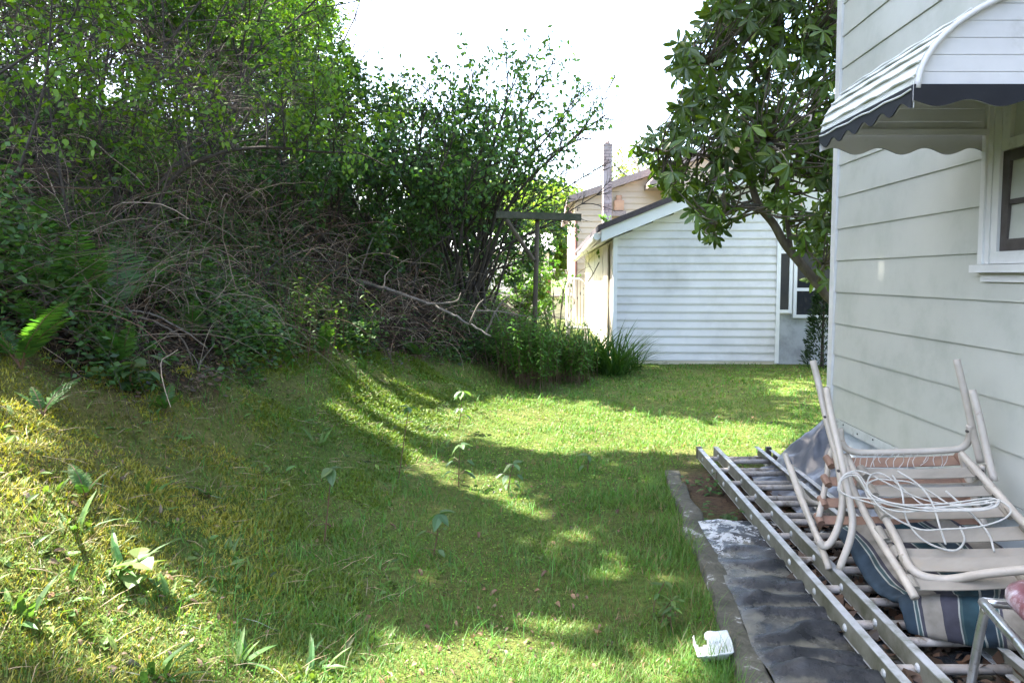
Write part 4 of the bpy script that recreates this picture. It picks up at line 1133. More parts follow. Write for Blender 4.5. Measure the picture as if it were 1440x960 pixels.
def plant(name, label, cat, lev, per, L, W, base_col, bark, leafmat='leaf', levels=(-1,), spread=.03, group=None, crown='crown', trunk='trunk', prof=RHOMB, fold=0, droop=.2, down=.35, filt=True, var=.25, extra=None):
    root = empty(name, label, cat, group)
    mb = MB(); wood(mb, lev); mb.build(trunk, bark, root, smooth=True, use_col=False)
    Pp, D = on_twigs(lev, per, levels, spread)
    if cat in ('tree', 'shrub'):
        x, y, w_ = proj(Pp); k = ~((x > 472 + 14 * rng.normal(size=len(x))) & (y < np.interp(x, [470, 490, 520, 600], [20, 70, 112, 135]) + 8 * rng.normal(size=len(x)))); Pp, D = Pp[k], D[k]
    m = len(Pp)
    D = norm(D * .5 + rdir(m) * .8 + np.array([0, 0, -down])); N = norm(rdir(m) * .7 + np.array([0, 0, .9]))
    leaf_obj(crown, Pp, D, N, (lambda z: L * z)(rng.uniform(.4, 1.3, m)), W * rng.uniform(.5, 1.25, m), tint(m, base_col, var), M[leafmat], root, prof, fold, droop, filt)
    b = lev[0][0][0, 0]
    at_base(root, b)
    return root
def hz(x, y): return float(height(x, y))
def ground_at(x, y, dz=0): return np.array([x, y, hz(x, y) + dz])

# ------------------------------------------------------------------ tall hilltop trees added to shade the yard, their crowns above the picture
def shade_tree(label, bx, by, cx, cy, cz, rx, rz, n, seed, col=(.05, .10, .018)):
    g = np.random.default_rng(abs(seed))
    root = empty('shade_tree', label, 'tree', 'unseen trees added to shade the yard')
    b = ground_at(bx, by, -.2); c = np.array([cx, cy, cz])
    mb = MB(); tr = smooth_path([b, b + (c - b) * [.15, .15, .45] , b + (c - b) * [.6, .6, .85], c], 6)
    mb.tube(tr, np.linspace(.2, .07, len(tr)), 9)
    tips = c + norm(g.normal(size=(26, 3))) * np.array([rx, rx, rz]) * g.uniform(.5, .95, (26, 1))
    for t in tips:
        s = tr[int(len(tr) * g.uniform(.55, .95))]; md = (s + t) / 2 + g.normal(size=3) * .25 + [0, 0, .2]
        q = smooth_path([s, md, t], 5)
        if sun_filter(q).mean() < .3: mb.tube(q, np.linspace(.045, .01, len(q)), 5)
    mb.build('trunk', M['bark'], root, smooth=True, use_col=False)
    # leaves in sprays around many twig ends
    k = n // 26
    u = norm(g.normal(size=(k, 3))) * (g.random((k, 1)) ** .4) * np.array([rx, rx, rz]) + c
    Pp = np.repeat(u, 26, 0) + g.normal(size=(k * 26, 3)) * np.array([.3, .3, .16])
    x, y, w = proj(Pp)
    keep = ~((w > 0) & (x > 455) & (x < 1440) & (y > -25) & (y < 960))
    Pp = Pp[keep]; m = len(Pp)
    D = norm(rdir(m) + np.array([0, 0, -.3])); N = norm(rdir(m) * .6 + np.array([0, 0, 1]))
    leaf_obj('crown', Pp, D, N, rng.uniform(.12, .2, m), rng.uniform(.045, .065, m), tint(m, col), M['leaf'], root)
    at_base(root, b)
shade_tree('tall tree added high on the bank, its unseen crown shading the house wall', -4.8, 4.2, -1.5, 4.9, 8.8, 3.5, 1.6, 27000, 1)
shade_tree('tall tree added behind the thicket, its unseen crown shading the middle of the lawn', -7.5, 7.2, -4.3, 7.4, 8.2, 3.3, 1.7, 9000, 2)
shade_tree('tall tree added beside the camera, its unseen crown shading the near grass', -6.4, 2.4, -4.5, 3.2, 8.4, 3.0, 1.6, 8500, 3)
shade_tree('tall tree added on top of the bank, its broad unseen crown shading the slope', -10.5, 8.0, -7.9, 7.4, 10.0, 3.4, 1.7, 12000, 4)
shade_tree('tall tree added at the far left end of the hilltop, its unseen crown shading the near bank', -10.5, 3.6, -7.9, 3.6, 10.0, 3.0, 1.6, 9000, 5)
shade_tree('tall tree added far up the bank, its unseen crown shading the grass before the white house', -5.4, 13.2, -2.6, 11.8, 9.2, 2.9, 1.2, 11000, 6)

# ------------------------------------------------------------------ trees and shrubs standing in the picture
def px_base(x, Y): X = (x - 720) / FPX * Y; return ground_at(X, Y, -.08)
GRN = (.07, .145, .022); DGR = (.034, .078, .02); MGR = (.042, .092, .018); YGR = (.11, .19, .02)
def bush(name, label, cat, x, Y, H, n, spreadang, seed, per, L, W, col, kids=(6, 5), lean=(0, 0), bark='barkdark', r=.02, **kw):
    g = np.random.default_rng(abs(seed))
    b = px_base(x, Y)
    B = b + np.c_[g.normal(size=(n, 2)) * .12, np.zeros(n)]
    a = g.uniform(0, 2 * math.pi, n); s = np.tan(spreadang) * g.uniform(.2, 1.1, n)
    D = np.c_[np.cos(a) * s + lean[0], np.sin(a) * s + lean[1], np.ones(n)]
    lev = skeleton(B, D, H * g.uniform(.75, 1.15, n), r * g.uniform(.7, 1.2, n), kids, (.48, .5), (.75, .8), (.12, .16, .2), (-.01, -.01, -.03), seed=seed)
    return plant(name, label, cat, lev, per, L, W, col, M[bark], **kw)

# upper left: bright back-lit young trees on the slope
bush('young_tree', 'bright green young tree on the slope, left of the sky gap', 'tree', 395, 11.0, 4.6, 5, .42, 11, 30, .06, .022, YGR, kids=(8, 6))
bush('young_tree', 'light green young tree at the upper edge of the bank beneath the tallest branches', 'tree', 285, 9.2, 4.0, 5, .45, 12, 30, .055, .02, GRN, kids=(8, 6))
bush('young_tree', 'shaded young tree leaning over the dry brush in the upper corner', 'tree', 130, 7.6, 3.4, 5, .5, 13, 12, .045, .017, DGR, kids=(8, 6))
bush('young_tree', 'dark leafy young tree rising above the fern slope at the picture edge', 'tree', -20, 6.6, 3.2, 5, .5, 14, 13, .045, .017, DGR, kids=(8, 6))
bush('young_tree', 'tall thin young tree touching the sky beside the big spreading shrub', 'tree', 432, 13.5, 4.8, 4, .25, 15, 22, .085, .03, YGR, kids=(9, 6))
bush('young_tree', 'broad sunlit young tree far up the slope behind the other saplings', 'tree', 200, 13.0, 4.6, 6, .5, 16, 20, .09, .032, YGR, kids=(8, 6))
bush('garden_shrub', 'leafy shrub in the sun directly behind the clothesline crossarm', 'shrub', 778, 15.5, 2.3, 6, .4, 27, 16, .10, .038, (.07, .15, .025), kids=(6, 5))
bush('garden_shrub', 'low light green shrub behind the daylilies beside the white plastic chair', 'shrub', 742, 13.5, .95, 6, .6, 28, 14, .08, .03, (.08, .16, .025), kids=(5, 5))
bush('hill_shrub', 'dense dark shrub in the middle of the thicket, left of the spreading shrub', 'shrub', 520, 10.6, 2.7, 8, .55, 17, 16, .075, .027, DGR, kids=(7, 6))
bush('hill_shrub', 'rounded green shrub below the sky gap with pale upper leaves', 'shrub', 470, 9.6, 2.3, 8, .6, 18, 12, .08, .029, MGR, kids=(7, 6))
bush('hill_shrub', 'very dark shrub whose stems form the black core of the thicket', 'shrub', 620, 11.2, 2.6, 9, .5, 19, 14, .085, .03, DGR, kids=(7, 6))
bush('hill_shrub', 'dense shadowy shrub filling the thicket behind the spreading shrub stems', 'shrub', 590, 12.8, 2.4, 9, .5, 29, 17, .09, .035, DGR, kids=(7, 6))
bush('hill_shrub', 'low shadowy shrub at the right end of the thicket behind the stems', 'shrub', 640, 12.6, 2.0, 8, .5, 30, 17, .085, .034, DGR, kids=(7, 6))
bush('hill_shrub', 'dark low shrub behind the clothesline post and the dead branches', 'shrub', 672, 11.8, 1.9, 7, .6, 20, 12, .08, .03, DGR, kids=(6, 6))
bush('hill_shrub', 'leafy shrub under the arching cane, over the dark hollow', 'shrub', 400, 8.2, 1.7, 7, .6, 21, 12, .07, .026, MGR, kids=(6, 5))
bush('hill_shrub', 'loose shrub with small leaves above the sunlit dead twigs', 'shrub', 250, 7.2, 1.7, 6, .6, 22, 8, .055, .02, GRN, kids=(6, 5))
bush('hill_shrub', 'thin grey-green shrub among dry canes at the picture edge', 'shrub', 40, 5.6, 1.4, 6, .6, 23, 7, .05, .018, MGR, kids=(6, 5))
bush('hill_shrub', 'shrub with drooping leaves in the dark hollow beneath the thicket', 'shrub', 560, 9.0, 1.2, 7, .7, 24, 11, .065, .024, MGR, kids=(6, 5))
bush('hill_shrub', 'sparse shrub in the shade above the mossy slope and fern patch', 'shrub', 165, 5.9, 1.3, 6, .7, 25, 8, .05, .018, GRN, kids=(6, 5))


for i, (x, Y, H, lb) in enumerate([(60, 12.5, 5.5, 'leafy tree on the upper slope behind the dark vertical canes'), (150, 16.5, 6.5, 'tree far up the hill glowing yellow-green between nearer trunks'), (265, 15.0, 6.0, 'back-lit tree on the hill above the arching cane'), (350, 17.5, 6.8, 'pale back-lit tree at the hill crest left of the blue-green conifer'), (20, 10.5, 3.0, 'dense leafy thicket tree closing the gap behind the dry canes at the picture edge'), (120, 11.5, 3.2, 'dense leafy tree closing the slope behind the thin shaded tree'), (330, 14.0, 4.2, 'dense tree on the slope directly behind the upright shoots'), (45, 15.5, 4.2, 'shaded tree on the slope seen between the dark canes at the picture edge'), (110, 19.0, 6.0, 'tall tree at the hill crest behind the thin shaded tree'), (-15, 18.5, 5.5, 'tree at the hill crest on the picture edge'), (-40, 9.5, 4.6, 'dark leafy tree at the picture edge behind the dry brush'), (420, 18.5, 5.5, 'tree on the hill crest below the conifer'), (235, 10.8, 2.6, 'low leafy tree filling the slope behind the dry brush'), (330, 12.0, 3.4, 'low dense tree behind the arching cane on the slope')]):
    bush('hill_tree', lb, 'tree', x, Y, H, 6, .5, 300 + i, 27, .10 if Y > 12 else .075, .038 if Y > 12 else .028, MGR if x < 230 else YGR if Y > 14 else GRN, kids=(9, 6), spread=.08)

# the big spreading shrub, stems fanning out to the right
def spreading_shrub():
    g = np.random.default_rng(31)
    root = empty('spreading_shrub', 'big old shrub with many stems fanning out against the sky towards the chimney', 'shrub')
    base = px_base(655, 10.0); mb = MB(); PP = []; DD = []; bare = []
    ends = [(858,158,9.2,1),(822,120,9.6,.9),(785,75,9.6,1),(745,72,10.2,1),(712,78,9.6,1),(668,92,9.4,1),(630,100,10.3,1),(598,112,9.8,1),(560,150,9.7,1),(525,130,10.2,.9),(835,185,9.1,1),(800,235,10.2,.2),(848,232,9.4,0),(770,212,9.8,.6),(740,165,9.0,1),(690,170,8.9,1),(640,190,8.8,1),(600,220,9.0,1),(860,262,9.7,0),(842,112,10.1,.08),(866,105,10.0,0),(720,235,9.6,.9),(550,230,9.0,.9),(800,300,10.6,.4),(775,335,10.6,.7),(500,200,9.5,.9)]
    for (x, y, d, lf) in ends:
        e = P(x, y, d); b = base + np.array([g.normal() * .22, g.normal() * .15, 0])
        mid = b + (e - b) * [.42, .5, .55] + np.array([-.12 + g.normal() * .1, g.normal() * .15, .16 + g.normal() * .1])
        q = smooth_path([b, b + (mid - b) * .5 + g.normal(size=3) * .05, mid, mid + (e - mid) * .55 + g.normal(size=3) * .08, e], 4)
        mb.tube(q, np.linspace(.03 if lf > .5 else .022, .006, len(q)), 6)
        n = len(q); k0 = int(n * (.42 if lf > .3 else .5))
        B = q[k0:-1:1]; nb = len(B)
        D = norm(q[k0 + 1:] - q[k0:-1]); side = norm(np.cross(D, norm(g.normal(size=D.shape))))
        lev = skeleton(np.repeat(B, 2, 0) , norm(np.repeat(D, 2, 0) * .8 + np.r_[side, -side] * .65 if False else np.repeat(D, 2, 0) * .8 + np.stack([side, -side], 1).reshape(-1, 3) * .65),
                       (.62 if x < 700 else .48) * g.uniform(.6, 1.2, nb * 2), .008, (4,), (.5,), (.7,), (.13, .18), (.02, .0), seed=int(x + y))
        wood(mb, lev, (4, 3))
        if lf > 0:
            a, dd = on_twigs(lev, 7, (-1,), .035); b2, d2 = on_twigs(lev, 6, (0,), .04)
            a = np.vstack([a, b2]); dd = np.vstack([dd, d2]); s = rng.random(len(a)) < lf; PP.append(a[s]); DD.append(dd[s])
    mb.build('trunk', M['barkdark'], root, smooth=True, use_col=False)
    Pp = np.vstack(PP); D = np.vstack(DD)
    x, y, w_ = proj(Pp); k = ~((x > 690) & (y > 268) & (y < 470) & (w_ < 9.9)); k &= ~((x > 815) & (y > 185))
    k &= (rng.random(len(Pp)) < np.interp(x, [560, 700, 860], [.85, .6, .5]) * np.interp(y, [60, 230, 330], [.75, .9, 1.2])); Pp, D = Pp[k], D[k]; m = len(Pp)
    D = norm(D * .4 + rdir(m) * .8 + [0, 0, -.5]); N = norm(rdir(m) * .8 + [0, 0, .7])
    leaf_obj('crown', Pp, D, N, rng.uniform(.04, .09, m), rng.uniform(.016, .030, m), tint(m, (.085, .165, .042)), M['leaf'], root, [(0, .25), (.3, 1), (.7, .6), (1, 0)], 0, .2)
    at_base(root, base)
spreading_shrub()

# dark arching cane with upright leafy shoots
def arching_cane():
    g = np.random.default_rng(41)
    root = empty('arching_cane_shrub', 'long dark cane arching over the brush with upright bright leafy shoots', 'shrub')
    mb = MB(); d = 5.6
    main = smooth_path([P(196,372,d),P(203,335,d),P(222,285,d),(P(252,243,d)),P(300,219,d),P(345,209,d+.1),P(392,208,d+.2),P(450,214,d+.4),P(505,216,d+.6),P(545,235,d+.7)], 5)
    mb.tube(main, np.linspace(.022, .006, len(main)), 8)
    PP = []; DD = []
    shoots = [(300,219,248,95,d),(376,208,352,110,d+.1),(330,212,300,130,d),(420,210,440,120,d+.3),(260,240,225,150,d-.1),(470,215,490,150,d+.5),(100,330,60,-20,d-.9),(20,260,75,-30,d-1.2),(60,200,160,-10,d-.4),(140,190,130,20,d-.6),(-10,110,120,-40,d-1.0),(360,205,420,90,d+.3),(400,208,395,120,d+.2)]
    for x0, y0, x1, y1, dd_ in shoots:
        a = P(x0, y0, dd_); b = P(x1, y1, dd_ + g.normal() * .2)
        q = smooth_path([a, a + (b - a) * .5 + g.normal(size=3) * .06, b], 5); mb.tube(q, np.linspace(.010, .004, len(q)), 5)
        D = norm(q[1:] - q[:-1]); side = norm(np.cross(D, norm(g.normal(size=D.shape))))
        lev = skeleton(np.repeat(q[1:], 2, 0), np.repeat(D, 2, 0) * .6 + np.stack([side, -side], 1).reshape(-1, 3), .42, .004, (3,), (.5,), (.7,), (.12, .15), (.0, -.02), seed=int(x0 + 100))
        wood(mb, lev, (3, 3), .0012)
        p1, d1 = on_twigs(lev, 6, (-1,), .02); p2, d2 = on_twigs(lev, 5, (0,), .02); PP += [p1, p2]; DD += [d1, d2]
    mb.build('cane', M['barkdark'], root, smooth=True, use_col=False)
    Pp = np.vstack(PP); D = np.vstack(DD); m = len(Pp)
    D = norm(D * .6 + rdir(m) * .6 + [0, 0, -.35]); N = norm(rdir(m) * .6 + [0, 0, .9])
    leaf_obj('foliage', Pp, D, N, rng.uniform(.025, .06, m), rng.uniform(.009, .019, m), tint(m, YGR), M['leaf'], root, OVATE, 0, .2)
    at_base(root, main[0])
arching_cane()

# ------------------------------------------------------------------ rhododendron tree by the house corner
def inside(poly, n):
    poly = np.array(poly, float); out = []
    while len(out) < n:
        p = rng.uniform(poly.min(0), poly.max(0), (400, 2))
        k = inpoly(p[:, 0], p[:, 1], [tuple(a) for a in poly]); out += list(p[k])
    return np.array(out[:n])
def rhododendron():
    g = np.random.default_rng(51)
    root = empty('rhododendron_tree', 'tall rhododendron tree with drooping leathery leaves leaning out from the house corner', 'tree')
    mb = MB(); d = 6.4
    base = ground_at(3.35, 6.6, -.1)
    trunk = smooth_path([base, base + [.0, 0, .45], P(1185,445,d+.1), P(1160,412,d), P(1130,375,d), P(1104,343,d), P(1088,315,d), P(1068,290,d), P(1058,262,d), P(1052,225,d+.1), P(1058,180,d+.1), P(1075,130,d+.1), P(1085,70,d), P(1092,10,d), P(1095,-60,d)], 6)
    mb.tube(trunk, np.interp(np.linspace(0, 1, len(trunk)), [0, .3, .5, .7, 1], [.05, .04, .034, .025, .01]), 9)
    limbs = [[(1112,350,d),(1107,310,d),(1106,270,d-.1),(1120,225,d-.1),(1140,180,d),(1150,120,d)],[(1106,275,d-.1),(1085,240,d-.3),(1075,200,d-.5)],
             [(1058,262,d),(1040,240,d-.1),(1005,222,d-.2),(965,215,d-.2),(925,210,d-.2)],[(1055,215,d),(1020,190,d+.2),(985,165,d+.2),(950,150,d+.1)],[(1060,170,d),(1030,130,d),(1000,95,d-.1),(965,80,d-.1)],
             [(1075,130,d),(1050,80,d+.1),(1020,40,d+.1),(1005,0,d)],[(1085,90,d),(1130,60,d-.1),(1180,20,d)],[(1068,290,d),(1045,290,d-.3),(1020,300,d-.4),(1000,315,d-.4)],[(1120,225,d-.1),(1165,230,d),(1215,240,d)],[(1107,300,d),(1135,310,d+.1),(1165,320,d+.1)],[(1150,400,d),(1155,385,d-.2),(1158,372,d-.3)],[(1140,180,d),(1190,160,d),(1230,120,d)]]
    nodes = [trunk[34:]]
    for l in limbs:
        q = smooth_path([P(*a) for a in l], 5); mb.tube(q, np.linspace(.022, .008, len(q)), 7); nodes.append(q)
    nodes = np.vstack(nodes)
    crown = [(1003,-60),(1003,0),(985,40),(952,58),(945,100),(965,140),(948,168),(915,182),(890,205),(905,225),(928,262),(960,272),(975,312),(1000,336),(1020,330),(1034,300),(1065,292),(1090,300),(1120,335),(1160,352),(1250,350),(1250,-60)]
    tp = inside(crown, 1120); edge = np.array([(895,205),(905,218),(948,90),(960,62),(990,38),(1003,8),(920,190),(985,322),(1003,332),(1020,318),(978,300),(1150,378),(1160,392),(930,255),(945,262),(1060,288),(1130,350),(1150,365),(1165,345),(1160,372),(1142,392),(1165,396),(1150,352),(1120,330),(1140,345),(955,150)])
    tp = np.vstack([tp, edge])
    # a few windows stay open where the wall and the sky show through
    holes = [(1050,262,22,14),(1118,247,13,9),(1078,305,22,12),(1000,250,15,9),(985,200,10,8),(1015,120,14,12),(1040,55,12,10),(1095,265,10,10),(960,120,10,14),(1140,285,12,10),(1060,160,9,9),(1130,140,10,8)]
    for hx, hy, a, b in holes: tp = tp[(((tp[:, 0] - hx) / a) ** 2 + ((tp[:, 1] - hy) / b) ** 2) > 1]
    PP = []; DD = []; NN = []; LL = []; CC = []
    for x, y in tp:
        e = P(x, y, d + g.normal() * .45)
        nd = nodes[np.argmin(np.sum((nodes - e) ** 2, 1) + g.random(len(nodes)) * .05)]
        L = np.linalg.norm(e - nd)
        if L > .06:
            q = smooth_path([nd, (nd + e) / 2 + g.normal(size=3) * .05 * min(1, L * 2) - [0, 0, .02], e], 3); mb.tube(q, np.linspace(.009, .005, len(q)), 4)
        ax_ = norm((e - nd) / max(L, .05) + g.normal(size=3) * .55 + [0, 0, .2]); k = int(g.integers(5, 10))
        s1 = norm(np.cross(ax_, [.3, .2, 1])); s2 = np.cross(ax_, s1); ph = g.random() * 6.3
        el_ = g.uniform(-.45, .45); col0 = np.array([.062, .112, .016]) * g.uniform(.55, 1.4)
        for i in range(k):
            a = ph + i * 2.4
            D = s1 * math.cos(a) + s2 * math.sin(a) + ax_ * (el_ + g.normal() * .2) + np.array([0, 0, -.6 * g.random() - .15])
            PP.append(e); DD.append(D); NN.append(norm(ax_ + g.normal(size=3) * .25)); LL.append(g.uniform(.075, .145)); CC.append(col0 * g.uniform(.8, 1.25) * (np.array([1.5, 1.25, .8]) if g.random() < .12 else 1))
    mb.build('trunk', M['bark'], root, smooth=True, use_col=False)
    LL = np.array(LL)
    leaf_obj('crown', np.array(PP), np.array(DD), np.array(NN), LL, LL * .165, np.array(CC), M['rhodo'], root, OBOV, .25, .22, filt=False)
    at_base(root, base)
rhododendron()

# ------------------------------------------------------------------ slim evergreen at the white house
def evergreen():
    root = empty('evergreen_shrub', 'narrow dark evergreen shrub against the grey wall beside the house corner', 'shrub')
    b = P(1156, 505, 10.6); b[2] = hz(b[0], b[1]) - .05
    mb = MB(); mb.tube([b, b + [0, 0, .6], b + [.01, 0, 1.25]], [.03, .02, .006], 6)
    n = 2600; t = rng.random(n) ** .8; r = .26 * (1 - t) ** .6 * (.55 + .45 * rng.random(n)) * (.8 + .4 * rng.random(n)) + .02; a = rng.uniform(0, 6.28, n)
    Pp = b + np.c_[np.cos(a) * r, np.sin(a) * r, .05 + t * 1.28]
    mb.build('stem', M['barkdark'], root, use_col=False)
    D = norm(np.c_[np.cos(a), np.sin(a), np.full(n, .6)] + rdir(n) * .6)
    leaf_obj('foliage', Pp, D, rdir(n), rng.uniform(.05, .09, n), .011, tint(n, (.02, .045, .014)), M['leaf'], root, filt=False)
    at_base(root, b)
evergreen()

# ------------------------------------------------------------------ distant trees
def far_tree(label, x, Y, top, wpx, n, col, seed):
    g = np.random.default_rng(abs(seed))
    b = P(x, 430, Y); b[2] = 0; H = P(x, top, Y)[2]; rw = wpx / 2 / FPX * Y
    lev = skeleton([b] , [[0, 0, 1]], H * .8, H * .025, (12, 6), (.42, .5), (.9, .8), (.05, .12, .2), (.0, .05, 0), seed=seed, start=.2)
    root = empty('distant_tree', label, 'tree', 'trees far behind the houses')
    mb = MB(); wood(mb, lev, (6, 4, 3)); mb.build('trunk', M['bark'], root, use_col=False)
    k = n // 20; c = norm(g.normal(size=(k, 3))) * g.random((k, 1)) ** .45 * np.array([rw, rw, H * .38]) + b + [0, 0, H * .62]
    Pp = np.repeat(c, 20, 0) + g.normal(size=(k * 20, 3)) * rw * .13; m = len(Pp)
    leaf_obj('crown', Pp, rdir(m), rdir(m), rw * rng.uniform(.08, .14, m), rw * .045, tint(m, col), M['leaf'], root, filt=False)
    at_base(root, b)
far_tree('pale yellow-green tree far away beyond the chimney', 884, 46, 196, 80, 1600, (.16, .19, .05), 61)
far_tree('bright yellow-green tree in the distance behind the mossy crossarm', 768, 40, 262, 130, 15000, (.15, .22, .03), 62)
far_tree('sunlit distant tree above the pale house, left of the crossarm', 705, 48, 258, 130, 14000, (.15, .2, .04), 63)
far_tree('distant tree seen through the stems of the spreading shrub', 640, 44, 250, 140, 12000, (.12, .18, .03), 64)
def conifer():
    root = empty('conifer_tree', 'tall blue-green conifer high on the hill beside the sky gap', 'tree')
    X, Y = -7.2, 24.0; b = ground_at(X, Y, -.2); H = 11.5
    mb = MB(); mb.tube([b, b + [0, 0, H * .5], b + [0, 0, H]], [.2, .12, .03], 8); PP = []; DD = []
    for z in np.arange(1.0, H - .2, .28):
        k = 7; r = 2.3 * (1 - z / H) ** .8 + .15
        for i in range(k):
            a = rng.uniform(0, 6.28); s = b + [0, 0, z]; e = s + np.array([math.cos(a) * r, math.sin(a) * r, -.22 * r]); mb.tube([s, (s + e) / 2 + [0, 0, .06], e], [.03, .018, .006], 4)
            t = rng.uniform(.2, 1, 70)[:, None]; PP.append(s + (e - s) * t + rng.normal(size=(70, 3)) * .1); DD.append(np.tile(norm(e - s), (70, 1)))
    mb.build('trunk', M['barkdark'], root, use_col=False)
    Pp = np.vstack(PP); m = len(Pp); D = norm(np.vstack(DD) + rdir(m) * .7 + [0, 0, -.3])
    leaf_obj('crown', Pp, D, rdir(m), rng.uniform(.15, .28, m), .03, tint(m, (.035, .06, .035)), M['leaf'], root)
    at_base(root, b)
conifer()

# ------------------------------------------------------------------ dead canes and twigs of the thicket
def dead_brush():
    n = 7600
    Y = rng.uniform(3.2, 11.5, n); X = brush_x(Y) - rng.random(n) ** 1.0 * (1.8 + .32 * Y) - .05
    k = (X / Y > -1.15); X, Y = X[k], Y[k]; n = len(X)
    Z = height(X, Y) + rng.uniform(-.05, .25, n) + rng.random(n) * np.clip((Y - 4.0) / 2.5, 0, 1) * np.clip((-.28 - X / Y) / .15, .12, 1) * 1.5
    a = rng.uniform(0, 6.28, n); el = rng.uniform(.1, 1.35, n)
    d = np.c_[np.cos(a) * np.cos(el) + .18, np.sin(a) * np.cos(el) - .1, np.sin(el)]
    L = rng.uniform(.2, 1.0, n) * (1 + .25 * (rng.random(n) < .15)); npt = 8
    T = np.empty((n, npt, 3)); T[:, 0] = np.c_[X, Y, Z]; d = norm(d)
    bend = rng.uniform(.08, .3, n)
    for i in range(1, npt):
        d = norm(d + rng.normal(size=(n, 3)) * .13 - np.c_[np.zeros((n, 2)), bend])
        T[:, i] = T[:, i - 1] + d * (L / (npt - 1))[:, None]
        T[:, i, 2] = np.maximum(T[:, i, 2], height(T[:, i, 0], T[:, i, 1]) + .01)
    bad = sun_filter(T.reshape(-1, 3)).reshape(n, npt).mean(1) > .25
    T = T[~bad]; Y = Y[~bad]; n = len(T)
    r = (rng.uniform(.0011, .0026, n) * (1 + 1.2 * (rng.random(n) < .07)))[:, None] * np.linspace(1, .5, npt)[None] * np.clip(Y / 5, .8, 1.7)[:, None]
    V, F, caps = tubes(T, r, 4)
    base = np.where(rng.random((n, 1)) < .3, np.array([[.29, .225, .165]]), np.where(rng.random((n, 1)) < .5, np.array([[.115, .07, .042]]), np.array([[.07, .054, .042]])))
    c = base * rng.uniform(.55, 1.35, (n, 1))
    o = link('dead_brush', make_mesh('dead_brush', V, F, np.repeat(c, npt * 4, 0), True), M['twig'])
    struct(o, 'stuff'); tag(o, 'tangle of dead brown and grey canes covering the bank', 'brush')
dead_brush()

def scatter_leaves(name, label, cat, X, Y, dz, L, W, col, mat, flat=.4, prof=RHOMB, D=None, var=.3, droop=.15, fold=0):
    m = len(X); Z = height(X, Y) + dz
    if D is None: D = norm(rdir(m) * [1, 1, .35])
    N = norm(rdir(m) * flat + [0, 0, 1])
    V, F, k = leaves(np.c_[X, Y, Z], D, N, L, W, prof, fold, droop)
    o = link(name, make_mesh(name, V, F, np.repeat(tint(m, col, var), k, 0)), M[mat])
    struct(o, 'stuff'); return tag(o, label, cat)
# low leafy growth over the floor of the thicket
n = 160000; Y = rng.uniform(3.2, 13, n); X = brush_x(Y) - rng.random(n) * (2.2 + .35 * Y) + .1
cl = fbm(X * 1.7, Y * 1.7, 91); k = (cl + rng.normal(size=n) * .06 > .42) & (X / Y > -1.15); X, Y = X[k], Y[k]
hh = np.clip((fbm(X * 1.1, Y * 1.1, 92) - .3) * 1.9, .12, 1) * .85
scatter_leaves('groundcover', 'low leafy weeds and creepers on the floor of the thicket', 'undergrowth', X, Y, rng.random(len(X)) * hh, rng.uniform(.025, .065, len(X)), rng.uniform(.009, .02, len(X)), (.06, .12, .032), 'leaf', .8)
n = 20000; Y = rng.uniform(3.2, 12, n); X = brush_x(Y) - rng.random(n) * (1.6 + .25 * Y) + .25 * (rng.random(n) - .35)
scatter_leaves('leaf_litter', 'brown dead leaf litter under the brush', 'leaf litter', X, Y, rng.random(n) * .03 + .004, rng.uniform(.02, .055, n), rng.uniform(.008, .02, n), (.10, .068, .045), 'litter', .7)
n = 1500; Y = rng.uniform(1.4, 4.9, n); a = rng.uniform(1.12, 1.62, n); X = a + .05 * Y
o = scatter_leaves('path_litter', 'brown dead leaves caught under the ladder', 'leaf litter', X, Y, 0, rng.uniform(.03, .075, n), rng.uniform(.012, .028, n), (.075, .045, .028), 'litter', .6)
for v in o.data.vertices: v.co.z += .075 + .01 * math.sin(v.co.x * 90) if v.co.y < 3.7 else .01
n = 900; Y = rng.uniform(1.4, 3.3, n); X = wx(Y) - rng.random(n) ** .8 * .35 - .02
o = scatter_leaves('wall_litter', 'dead leaves along the foot of the house wall', 'leaf litter', X, Y, .075, rng.uniform(.03, .075, n), rng.uniform(.012, .028, n), (.075, .045, .028), 'litter', .6)

# ------------------------------------------------------------------ grass and moss
def blades(name, label, cat, X, Y, H, W, col, lean=.45, var=.22, warm=.15, mat='grass', flat=None):
    m = len(X); Z = height(X, Y) - .004
    a = rng.uniform(0, 6.28, m); ln = np.abs(rng.normal(size=m)) * lean
    D = norm(np.c_[np.cos(a) * ln, np.sin(a) * ln, np.ones(m)])
    if flat is not None: D = norm(np.c_[np.cos(a), np.sin(a), flat * rng.random(m)])
    N = norm(np.c_[-np.cos(a), -np.sin(a), np.full(m, .2)] + rdir(m) * .3)
    V, F, k = leaves(np.c_[X, Y, Z], D, N, H, W, [(0, 1), (.5, .8), (1, 0)], 0, .35)
    c = tint(m, (1, 1, 1), var, warm) * col
    o = link(name, make_mesh(name, V, F, np.repeat(np.clip(c, .004, 1), k, 0)), M[mat])
    struct(o, 'stuff'); return tag(o, label, cat)
def sample_lawn(n, y0, y1):
    Y = rng.uniform(y0, y1, n); X = rng.uniform(-1.0, .62, n) * Y
    ok = (X > brush_x(Y) - .25) & (X < 7)
    ok &= ~((Y < 5.0) & (X > kx(Y) + .035 * (vnoise(Y * 7, Y * 0, 44) - .35)))
    ok &= ~((Y > 4.9) & (Y < 5.6) & (X > 1.25) & (rng.random(n) < .75))
    ok &= ~((X > wx(Y) - .02) & (Y < 4.75))
    ok &= ~((Y > 11.15 - .055 * (X - 1.6)) & (X > 1.58))
    return X[ok], Y[ok]
XS = []; YS_ = []; HS = []; WS = []
